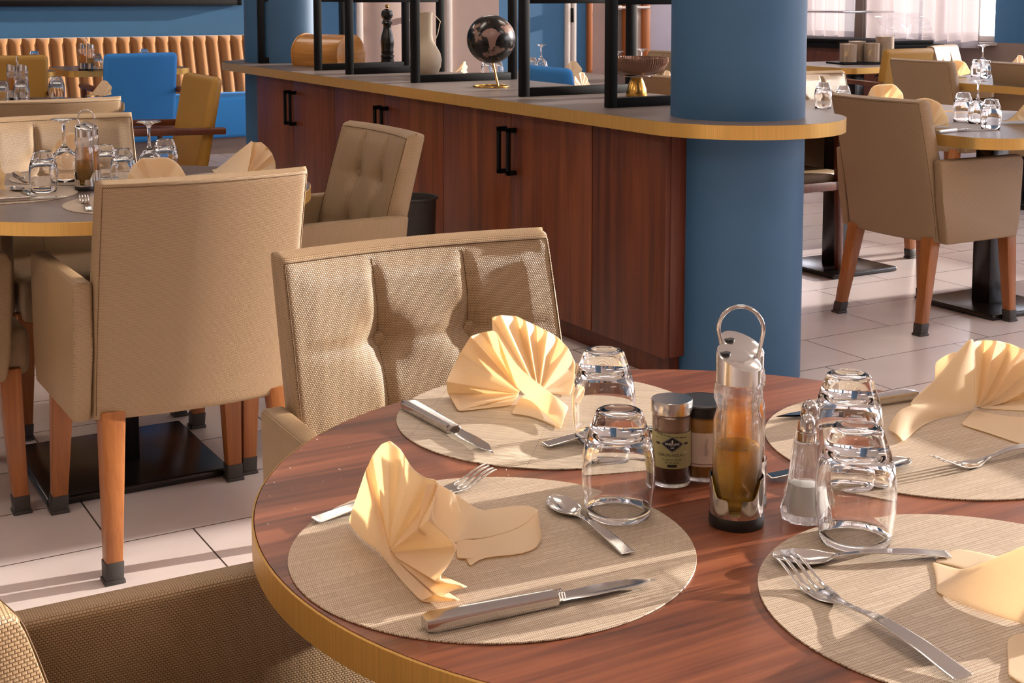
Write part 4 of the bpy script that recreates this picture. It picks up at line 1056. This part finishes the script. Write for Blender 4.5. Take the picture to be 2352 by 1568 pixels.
# front left napkin
p0, p1 = G(798, 1200), G(967, 1382); dl = (p1 - p0).normalized(); nn = Vector((-dl.y, dl.x, 0))
if nn.dot(Vector((cos(YAW), sin(YAW), 0))) < 0: nn = -nn
Q = lambda px, py, o: PP(px, py, p0, nn, o)
bm = BM()
hem = [G(798, 1200), G(831, 1238), G(870, 1267), G(914, 1324), G(967, 1381)]
fold = [Q(846, 1060, .003), Q(858, 1118, .004), Q(874, 1180, .006), Q(890, 1240, .008), Q(908, 1285, .009), G(1000, 1369, .008)]
sheet(bm, hem, fold, 11, 5)
apex = Q(893, 1268, .010)
rim = [Q(838, 1085, .000), Q(856, 1046, .012), Q(878, 1018, .000), Q(896, 1012, .003), Q(920, 1032, .014), Q(946, 1076, .012), Q(975, 1097, .020), Q(998, 1101, .032), Q(1008, 1111, .036), Q(984, 1194, .016),
       Q(1053, 1253, .047), Q(1029, 1299, .030), Q(999, 1334, .012), G(1077, 1347, .016), G(1002, 1367, .010), G(1060, 1379, .004), G(970, 1383, .002)]
fan(bm, apex, rim)
sheet(bm, [Q(978, 1108, .022), Q(1008, 1110, .038), AD(1055, 1139, 1.30), AD(1102, 1171, 1.31), AD(1150, 1165, 1.31), AD(1208, 1160, 1.295), AD(1236, 1171, 1.27)],
      [Q(955, 1225, .012), Q(1000, 1236, .034), AD(1048, 1251, 1.245), AD(1118, 1235, 1.25), AD(1182, 1216, 1.25), AD(1215, 1195, 1.255), AD(1234, 1176, 1.262)], 14, 6)
sheet(bm, [AD(1048, 1251, 1.246), AD(1118, 1235, 1.251), AD(1182, 1216, 1.251), AD(1215, 1195, 1.256), AD(1236, 1173, 1.264)],
      [G(1080, 1301), G(1112, 1281), G(1188, 1273), G(1232, 1258), G(1243, 1232, .004)], 12, 5)
sheet(bm, [AD(1048, 1256, 1.25), AD(1090, 1262, 1.25)], [G(1048, 1283), G(1109, 1282)], 4, 3)
napkin(bm, 'cream napkin folded as a standing fan on the front left mat')
# second napkin, before the tufted chair
bm = BM()
fan(bm, AD(1201, 905, 1.70), [G(1052, 943), AD(1027, 901, 1.71), AD(1025, 876, 1.69), AD(1040, 843, 1.72), AD(1056, 812, 1.73), AD(1081, 771, 1.70), AD(1108, 763, 1.735), AD(1131, 759, 1.72), AD(1141, 765, 1.70)])
sheet(bm, [AD(1030, 903, 1.70), AD(1100, 913, 1.71), AD(1196, 905, 1.70)], [G(1052, 945), G(1104, 939), G(1172, 931)], 7, 3)
sheet(bm, [AD(1141, 765, 1.70), AD(1165, 805, 1.685), AD(1195, 846, 1.67), AD(1250, 890, 1.655), AD(1308, 935, 1.635)], [AD(1150, 815, 1.715), AD(1165, 850, 1.71), AD(1185, 885, 1.70), AD(1225, 925, 1.675), G(1290, 985, .006)], 12, 6, bulge=Vector((0, 0, .003)))
sheet(bm, [AD(1201, 905, 1.70), AD(1240, 925, 1.675), AD(1300, 945, 1.64)], [G(1172, 950), G(1225, 958), G(1289, 986)], 8, 4)
fan(bm, AD(1238, 908, 1.73), [AD(1132, 768, 1.73), AD(1129, 728, 1.755), AD(1150, 723, 1.74), AD(1186, 726, 1.79), AD(1208, 736, 1.755), AD(1232, 748, 1.80), AD(1258, 760, 1.765), AD(1283, 776, 1.805), AD(1306, 800, 1.77), AD(1321, 833, 1.79), AD(1319, 875, 1.76), G(1312, 905, .003)])
napkin(bm, 'cream napkin with long curling fold on the ribbed mat')
# third napkin, beyond the shakers
bm = BM()
sheet(bm, [AD(2223, 781, 1.665), AD(2196, 812, 1.66), AD(2150, 868, 1.645), AD(2092, 921, 1.63), AD(2093, 931, 1.615), AD(2063, 943, 1.605), G(2038, 987)],
      [AD(2236, 784, 1.685), AD(2237, 830, 1.68), AD(2238, 880, 1.672), AD(2238, 930, 1.664), AD(2225, 962, 1.645), AD(2130, 990, 1.605), G(2074, 1016)], 16, 7, bulge=Vector((-.004, -.006, .004)))
sheet(bm, [AD(2200, 805, 1.70), AD(2172, 815, 1.71), AD(2148, 832, 1.71)], [AD(2185, 850, 1.70), AD(2160, 868, 1.69), AD(2147, 872, 1.69)], 5, 3)
fan(bm, AD(2240, 964, 1.662), [AD(2236, 783, 1.685), AD(2262, 781, 1.735), AD(2290, 782, 1.70), AD(2322, 790, 1.75), AD(2354, 803, 1.70), AD(2386, 825, 1.745), AD(2416, 860, 1.69), AD(2440, 905, 1.735), AD(2452, 950, 1.67), AD(2448, 985, 1.64)])
sheet(bm, [AD(2236, 961, 1.655), AD(2290, 974, 1.635), AD(2352, 978, 1.625), AD(2450, 985, 1.62)], [G(2205, 974), G(2280, 998), G(2352, 1022), G(2440, 1040)], 9, 4)
napkin(bm, 'cream napkin fan glowing in the light on the shaded mat')
# fourth napkin, cut by the right edge
bm = BM()
sheet(bm, [AD(2138, 1338, 1.20), AD(2190, 1317, 1.185), AD(2254, 1293, 1.17), AD(2352, 1252, 1.15), AD(2480, 1200, 1.13)], [G(2150, 1358), G(2200, 1383), G(2254, 1404), G(2352, 1434), G(2480, 1470)], 12, 7, bulge=Vector((-.002, -.004, .005)))
sheet(bm, [AD(2150, 1331, 1.203), AD(2188, 1292, 1.225), AD(2220, 1283, 1.225), AD(2270, 1287, 1.215), AD(2330, 1290, 1.2)], [AD(2146, 1340, 1.198), AD(2190, 1322, 1.19), AD(2225, 1312, 1.18), AD(2270, 1292, 1.18), AD(2330, 1270, 1.17)], 9, 4)
sheet(bm, [AD(2311, 1528, 1.045), AD(2322, 1506, 1.055), AD(2350, 1498, 1.06), AD(2420, 1490, 1.06)], [G(2316, 1550), G(2330, 1560), G(2360, 1575), G(2430, 1575)], 8, 4)
fan(bm, AD(2470, 1470, 1.09), [AD(2480, 1200, 1.13), AD(2540, 1240, 1.10), AD(2570, 1300, 1.12), AD(2600, 1360, 1.07), AD(2590, 1440, 1.08), AD(2560, 1520, 1.04), AD(2430, 1560, 1.03), AD(2420, 1490, 1.06)])
napkin(bm, 'cream napkin cut off by the right edge, beside the big fork')

NAPK = {}
def far_napkin(p, rz, label, s=1.0, kind=0):
    if kind not in NAPK:
        rnd = random.Random(3 + kind); bm = BM(); n = 11
        rim = []
        for k in range(n):
            f = k / (n - 1)
            if kind == 0: a = radians(12 + 150 * f); r = .112 * (.62 + .42 * sin(pi * min(1, f * 1.25)) ** 1.5 + rnd.uniform(-.05, .05))
            elif kind == 1: a = radians(20 + 155 * f); r = .108 * (.70 + .36 * sin(pi * f ** 1.6) + rnd.uniform(-.05, .05))
            else: a = radians(8 + 164 * f); r = .104 * (.72 + .34 * sin(pi * f) - .16 * math.exp(-((f - .5) / .06) ** 2) + rnd.uniform(-.03, .03))
            rim.append(Vector((r * cos(a), (.016 if k % 2 else -.012) + rnd.uniform(-.004, .004), max(.003, r * sin(a)))))
        rad = [.05, .3, .6, .85, 1.0]; ap = Vector((0, 0, .006))
        vs = [[bm.verts.new(ap + (q - ap) * r) for r in rad] for q in rim]
        for i in range(n - 1):
            for j in range(4): bm.faces.new([vs[i][j], vs[i + 1][j], vs[i + 1][j + 1], vs[i][j + 1]])
        m = 6
        top = [rim[3 + k] for k in range(5)]; 
        gr = [[bm.verts.new(q * .97 + (Vector((q.x * (1.5 - kind * .3), .135, .004)) - q * .97) * (k / m) + Vector((0, 0, -.018 * sin(pi * k / m)))) for k in range(m + 1)] for q in top]
        for i in range(4):
            for j in range(m): bm.faces.new([gr[i][j], gr[i + 1][j], gr[i + 1][j + 1], gr[i][j + 1]])
        o = obj('cloth_napkin', bm, M['napkin'], ang=80, solid=.0013, sub=1, offset=0.0); NAPK[kind] = o
    else: o = NAPK[kind].copy(); C.objects.link(o)
    o.location = (p[0], p[1], p[2] + .001); o.rotation_euler = (0, 0, rz); o.scale = (s, s, s)
    return tag(o, label, 'napkin', 'fan folded napkins')
def fn(px, py, rz, label, s=1.0, kind=0, z=ZM): return far_napkin(P(px, py, z), rz, label, s, kind)

rc = random.Random(11); bm = BM()
for k in range(90):
    a = rc.uniform(2.2, 3.6) if k < 60 else rc.uniform(0.4, 2.2); r = rc.uniform(.20, .455); q = (T1[0] + r * cos(a), T1[1] + r * sin(a))
    if any((q[0] - m.x) ** 2 + (q[1] - m.y) ** 2 < .19 ** 2 for m in (m1, m2, m3, m4)): continue
    z = rc.uniform(.0003, .0007); bmesh.ops.create_icosphere(bm, subdivisions=1, radius=z, matrix=Matrix.Translation((q[0], q[1], .745 + z * .9)))
tag(obj('crumbs', bm, M['salt']), 'tiny pale crumbs scattered on the bare walnut tabletop', 'crumbs', kind='stuff')

# ================================================================ the taupe table at the left
ZM2 = ZM
def mat_at(px, py, label, m='mat_beige', r=.19): p = P(px, py, .745); return place_mat(p.x, p.y, M[m], label, r)
c1 = P(20, 447, .745); place_mat(c1.x, c1.y, M['mat_beige'], 'round place mat on the taupe table, cut off by the left edge', .17)
c2 = (T2[0] + .0, T2[1] - .27); place_mat(c2[0], c2[1], M['mat_beige'], 'round place mat on the taupe table, mostly behind the large chair', .18)
c3 = (T2[0] - .02, T2[1] + .31); place_mat(c3[0], c3[1], M['mat_beige'], 'round place mat at the far side of the taupe table', .18)
c4 = (T2[0] + .33, T2[1] + .02); place_mat(c4[0], c4[1], M['mat_beige'], 'round place mat on the taupe table, nearest the cabinets', .17)
glass('tumbler', P(101, 440, ZM), 'upturned tumbler at the left on the taupe table, in front of a napkin', ZM, 1.02)
glass('tumbler', P(284, 424, ZM), 'upturned tumbler right of the cruet stand on the taupe table', ZM, .95)
glass('tumbler', P(381, 402, ZM), 'upturned tumbler by the mustard chair, on the taupe table', ZM, 1.0)
glass('wine_glass', P(150, 416, ZM), 'upturned wine glass left of the cruet stand on the taupe table', ZM)
glass('wine_glass', P(345, 420, ZM), 'upturned wine glass between two tumblers on the taupe table', ZM, .98)
pc = P(196, 436, .7455); pd = P(232, 418, .7455); ax = Vector((pd.x - pc.x, pd.y - pc.y, 0)).normalized()
cruet_set(pc + ax * .0268, atan2(ax.y, ax.x) - pi / 2, 'steel cruet stand with thin loop handle on the taupe table',
          blabels=('olive oil bottle of the cruet stand on the taupe table', 'amber vinegar bottle of the cruet stand on the taupe table'))
glass('tumbler', P(243, 408, .745), 'upturned tumbler peeking out behind the vinegar bottle on the taupe table', .745, .9)
fn(156, 394, -.4, 'napkin behind the left tumbler on the taupe table', 1.0)
fn(360, 452, -.55, 'napkin just above the back of the large armchair', 1.0, 2)
bm = BM()
sheet(bm, [AD(484, 400, 3.98), AD(520, 370, 3.96), AD(550, 345, 3.94), AD(577, 324, 3.92)], [G(490, 408), G(515, 412), G(540, 414), G(562, 414)], 9, 6, bulge=Vector((.004, -.010, .006)))
fan(bm, AD(561, 412, 3.86), [AD(577, 324, 3.92), AD(585, 327, 3.97), AD(600, 326, 3.92), AD(614, 338, 3.97), AD(626, 354, 3.92), AD(632, 372, 3.96), AD(634, 395, 3.93), G(632, 412)])
napkin(bm, 'large pointed napkin at the right end of the taupe table')
fn(-8, 440, radians(100), 'napkin cut off by the left edge, on the taupe table', .8, 1)
cutlery('table_knife', (72, 428), (36, 402), 'knife at the far left on the taupe table', length=.2)
cutlery('table_spoon', (18, 428), (76, 452), 'spoon with a glint on the taupe table', length=.17)
cutlery('table_fork', (188, 452), (205, 486), 'fork on the mat beside the large armchair back', length=.19)
cutlery('table_knife', (80, 459), (-40, 466), 'dark knife along the left mat of the taupe table', length=.2)

# ================================================================ tables by the banquette and at the left edge
fn(236, 224, radians(20), 'napkin seen between the cream armchair and the blue chair', .75)
pc = P(42, 229, .7455); cruet_set(pc, radians(70), 'cruet stand before the mustard chair back at the left edge', s=1.0)
glass('tumbler', P(131, 229, .745), 'upturned tumbler before the mustard chair back', .745, 1.1); glass('tumbler', P(50, 235, .745), 'upturned tumbler in front of the left-edge cruet stand', .745, 1.05); glass('tumbler', P(5, 236, .745), 'upturned tumbler cut off by the left edge', .745, 1.0)
pc = P(200, 162, .7455); cruet_set(pc, radians(60), 'cruet stand on the banquette table, left of the blue chair', s=1.05)
fn(262, 162, radians(10), 'napkin on the banquette table, left of the blue chair', .95, 1); glass('tumbler', P(224, 160, .745), 'upturned tumbler beside the banquette cruet stand', .745, 1.05); glass('tumbler', P(332, 148, .745), 'upturned tumbler just above the blue chair', .745, 1.1); glass('tumbler', P(80, 154, .745), 'upturned tumbler just above the mustard chair back', .745, 1.1)

# ================================================================ beyond the counter
fn(1066, 172, radians(40), 'small napkin between the vase and the globe', .75)
glass('tumbler', P(1118, 178, .745), 'upturned tumbler beneath the globe', .745, 1.0); glass('tumbler', P(1143, 178, .745), 'upturned tumbler right behind the globe stand', .745, 1.0)
glass('tumbler', P(1222, 168, .745), 'upturned tumbler above the blue chair top behind the counter', .745, 1.0); glass('wine_glass', P(1243, 170, .745), 'upturned wine glass above the blue chair top behind the counter', .745, 1.1)
fn(1312, 186, radians(0), 'large napkin behind the counter against the white shutter', 1.05); fn(1338, 204, radians(20), 'napkin with bright edge behind the counter, beside a frame post', .85, 1)
fn(1505, 214, radians(60), 'white lit napkin behind the rose bowl pedestal', .95, 1); fn(1528, 208, radians(15), 'napkin between the rose bowl and the thick blue column', .95)
glass('wine_glass', P(1418, 196, .745), 'upturned wine glass whose foot shows above the rose bowl', .745, 1.12); glass('wine_glass', P(1474, 186, .745), 'upturned wine glass behind a frame post above the rose bowl', .745, 1.1)

# ================================================================ right hand tables
glass('tumbler', P(1890, 248, .745), 'upturned tumbler just right of the thick blue column', .745, 1.12); glass('tumbler', P(1936, 250, .745), 'upturned tumbler above the nearest chair back at the right', .745, 1.0)
fn(2032, 250, radians(-30), 'pointed napkin above the nearest chair back at the right', 1.1, 2)
glass('tumbler', P(2211, 278, .745), 'upturned tumbler with glint on the right-edge table, left of the wine glass', .745, 1.12); glass('tumbler', P(2275, 296, .745), 'upturned tumbler nearest us on the right-edge table', .745, 1.1)
glass('wine_glass', P(2244, 284, .745), 'upturned wine glass between tumblers on the right-edge table', .745, 1.0)
fn(2132, 300, radians(-60), 'napkin beside the nearest chair back on the right-edge table', 1.15, 1); fn(2378, 290, radians(-20), 'napkin cut off by the right edge on the grey table', 1.2)
p = P(2190, 292, .745); place_mat(p.x, p.y, mat('grey_mat', hexc('#8d8580'), .5), 'grey place mat under the tumblers of the right-edge table', .16)
cutlery('table_knife', (2240, 297), (2152, 306), 'knife on the right-edge table beside the chair back', length=.21, z=.7475)
glass('wine_glass', P(2256, 172, .745), 'upturned wine glass on the far table between chair backs', .745, 1.1); glass('tumbler', P(2243, 176, .745), 'upturned tumbler on the far table, left one of the glinting pair', .745, 1.05); glass('tumbler', P(2265, 180, .745), 'upturned tumbler on the far table, right one of the glinting pair', .745, 1.05)
fn(2203, 178, radians(-50), 'napkin on the far table, right beside a chair back', 1.0, 1); fn(2338, 166, radians(0), 'napkin top showing over the right-edge chair back', 1.0)
# cereal jars on a black tray
p = P(1985, 146, .7455)
t = thing('serving_tray', 'black tray holding four cereal jars', 'tray', p, radians(-15)); bm = BM(); box(bm, -.24, .24, -.14, .14, 0, .012, .004); obj('tray', bm, M['black'], t)
def cereal_jar(dx, dy, r, h, label):
    q = Matrix.Rotation(radians(-15), 3, 'Z') @ Vector((dx, dy, .0125)) + p
    t = thing('cereal_jar', label, 'jar', q, 0, 'cereal jars')
    bm = BM(); lathe(bm, [(0, 0), (r, 0), (r, h), (r - .003, h), (r - .003, .004), (0, .004)], 24); obj('jar_glass', bm, M['acrylic'], t)
    bm = BM(); lathe(bm, [(0, .005), (r - .005, .005), (r - .005, h * .93), (0, h * .95)], 24); obj('cereal', bm, M['cereal'], t)
cereal_jar(-.155, -.04, .066, .145, 'squat jar of cereal at the left end of the black tray'); cereal_jar(-.03, .055, .066, .16, 'jar of cereal at the back of the black tray'); cereal_jar(.03, -.055, .062, .15, 'jar of muesli at the front middle of the black tray'); cereal_jar(.155, -.02, .070, .20, 'tallest jar of cereal at the right end of the black tray')
# sideboard and food display case by the windows
t = thing('sideboard', 'dark wooden sideboard below the sheer curtain', 'sideboard', (8.55, 9.05, 0))
bm = BM(); box(bm, -.35, .35, -.88, .88, 0, .80, .004); obj('sideboard_body', bm, M['darkwood'], t)
bm = BM(); box(bm, -.38, .38, -.90, .90, .80, .84, .004); obj('sideboard_top', bm, M['black'], t)
for y in (-.44, .44): bm = BM(); box(bm, -.37, -.35, y - .42, y + .42, .10, .77, .003); dd = obj('sideboard_door', bm, M['darkwood'], t); bm = BM(); box(bm, -.385, -.37, y - .06, y + .06, .66, .675, .003); obj('door_handle', bm, M['black'], dd)
t = thing('food_display_case', 'clear domed food display case with flat lid on the sideboard', 'display case', (8.5, 8.95, .841))
bm = BM(); box(bm, -.3, .3, -.8, .8, 0, .03, .004); obj('case_base', bm, M['black'], t)
bm = BM(); prof = [(-.80 + .0, .03)] + [(-.80 + .22 - .22 * cos(a), .09 + .165 * sin(a)) for a in [radians(x) for x in range(0, 91, 9)]] + [(.8, .255)]
a = [[bm.verts.new((x, q[0], q[1])) for q in prof] for x in (-.28, .28)]
for i in range(len(prof) - 1): bm.faces.new([a[0][i], a[1][i], a[1][i + 1], a[0][i + 1]])
obj('case_dome', bm, M['acrylic'], t, solid=.004)
bm = BM(); box(bm, -.3, .3, -.35, .8, .257, .27, .003); obj('case_lid', bm, M['brushed'], t)
bm = BM(); tube(bm, [(-.28, .25, .27), (-.28, .25, .315), (-.28, .40, .315), (-.28, .40, .27)], .007, 8); obj('lid_handle', bm, M['footcap'], t)
bm = BM(); tube(bm, [(-.29, -.80, .03), (-.29, -.80, .09)] + [(-.29, q[0], q[1]) for q in prof[1:]], .006, 8); obj('dome_rim', bm, M['acrylic'], t)
t = thing('red_stool', 'small red seat glimpsed under the far table', 'stool', P(2212, 300, 0)); bm = BM(); box(bm, -.16, .16, -.16, .16, .42, .46, .01); obj('stool_seat', bm, M['red'], t)
for sx in (-1, 1):
    for sy in (-1, 1): bm = BM(); taper(bm, (sx * .12, sy * .12, .42), .03, .03, (sx * .15, sy * .15, 0), .025, .025); obj('leg', bm, M['red'], t)

# ================================================================ light
SUN_EL, SUN_AZ = radians(11.5), radians(-4.5)       # azimuth from +X (the window side) towards -Y
sd = bpy.data.lights.new('sun', 'SUN'); sd.energy = 12.5; sd.color = (1.0, 0.90, 0.80); sd.angle = radians(0.55)
so = bpy.data.objects.new('sun', sd); C.objects.link(so); so.location = (30, 0, 10)
dirv = Vector((-cos(SUN_EL) * cos(SUN_AZ), -cos(SUN_EL) * sin(SUN_AZ), -sin(SUN_EL)))
so.rotation_euler = dirv.to_track_quat('-Z', 'Y').to_euler()
for y0, y1 in WIN:
    ad = bpy.data.lights.new('window_portal', 'AREA'); ad.shape = 'RECTANGLE'; ad.size = y1 - y0; ad.size_y = HEAD - SILL; ad.cycles.is_portal = True
    ao = bpy.data.objects.new('window_portal', ad); C.objects.link(ao); ao.location = (XW + .2, (y0 + y1) / 2, (SILL + HEAD) / 2); ao.rotation_euler = (pi / 2, 0, pi / 2)
sd.cycles.is_caustics_light = True
for o in bpy.data.objects:
    if o.type != 'MESH': continue
    m0 = o.data.materials[0].name if o.data.materials else ''
    near = (o.matrix_basis.translation.length < 3 or (o.parent and o.parent.location.length < 3))
    if m0 == 'clear_glass' and near: o.cycles.is_caustics_caster = True
    elif near and m0 in ('walnut_tabletop', 'woven_vinyl_beige', 'woven_vinyl_ribbed', 'salt', 'cream_napkin_cloth', 'ground_spice', 'mustard_grain', 'olive_label_paper', 'cream_paper', 'cloudy_olive_oil', 'amber_vinegar'): o.cycles.is_caustics_receiver = True
w = bpy.data.worlds.new('world'); SC.world = w; w.use_nodes = True
wn = w.node_tree; bg = wn.nodes['Background']
tcw = wn.nodes.new('ShaderNodeTexCoord'); sep = wn.nodes.new('ShaderNodeSeparateXYZ'); wn.links.new(tcw.outputs['Generated'], sep.inputs[0])
skr = ramp(wn, [(0.0, (0.55, 0.48, 0.44)), (0.49, (0.95, 0.88, 0.86)), (0.52, (0.98, 0.92, 0.95)), (0.8, (0.62, 0.72, 0.98))])
mpw = wn.nodes.new('ShaderNodeMath'); mpw.operation = 'MULTIPLY_ADD'; mpw.inputs[1].default_value = 0.5; mpw.inputs[2].default_value = 0.5
wn.links.new(sep.outputs['Z'], mpw.inputs[0]); wn.links.new(mpw.outputs[0], skr.inputs[0]); wn.links.new(skr.outputs['Color'], bg.inputs['Color']); bg.inputs['Strength'].default_value = 6.5
SC.view_settings.view_transform = 'Standard'; SC.view_settings.look = 'None'; SC.view_settings.gamma = 1.0; SC.view_settings.exposure = 0.08
SC.view_settings.use_curve_mapping = False
SC.cycles.max_bounces = 14; SC.cycles.transmission_bounces = 12; SC.cycles.transparent_max_bounces = 16; SC.cycles.diffuse_bounces = 5; SC.cycles.glossy_bounces = 5
SC.cycles.caustics_refractive = True; SC.cycles.caustics_reflective = False; SC.cycles.sample_clamp_indirect = 6.0; SC.cycles.use_denoising = True
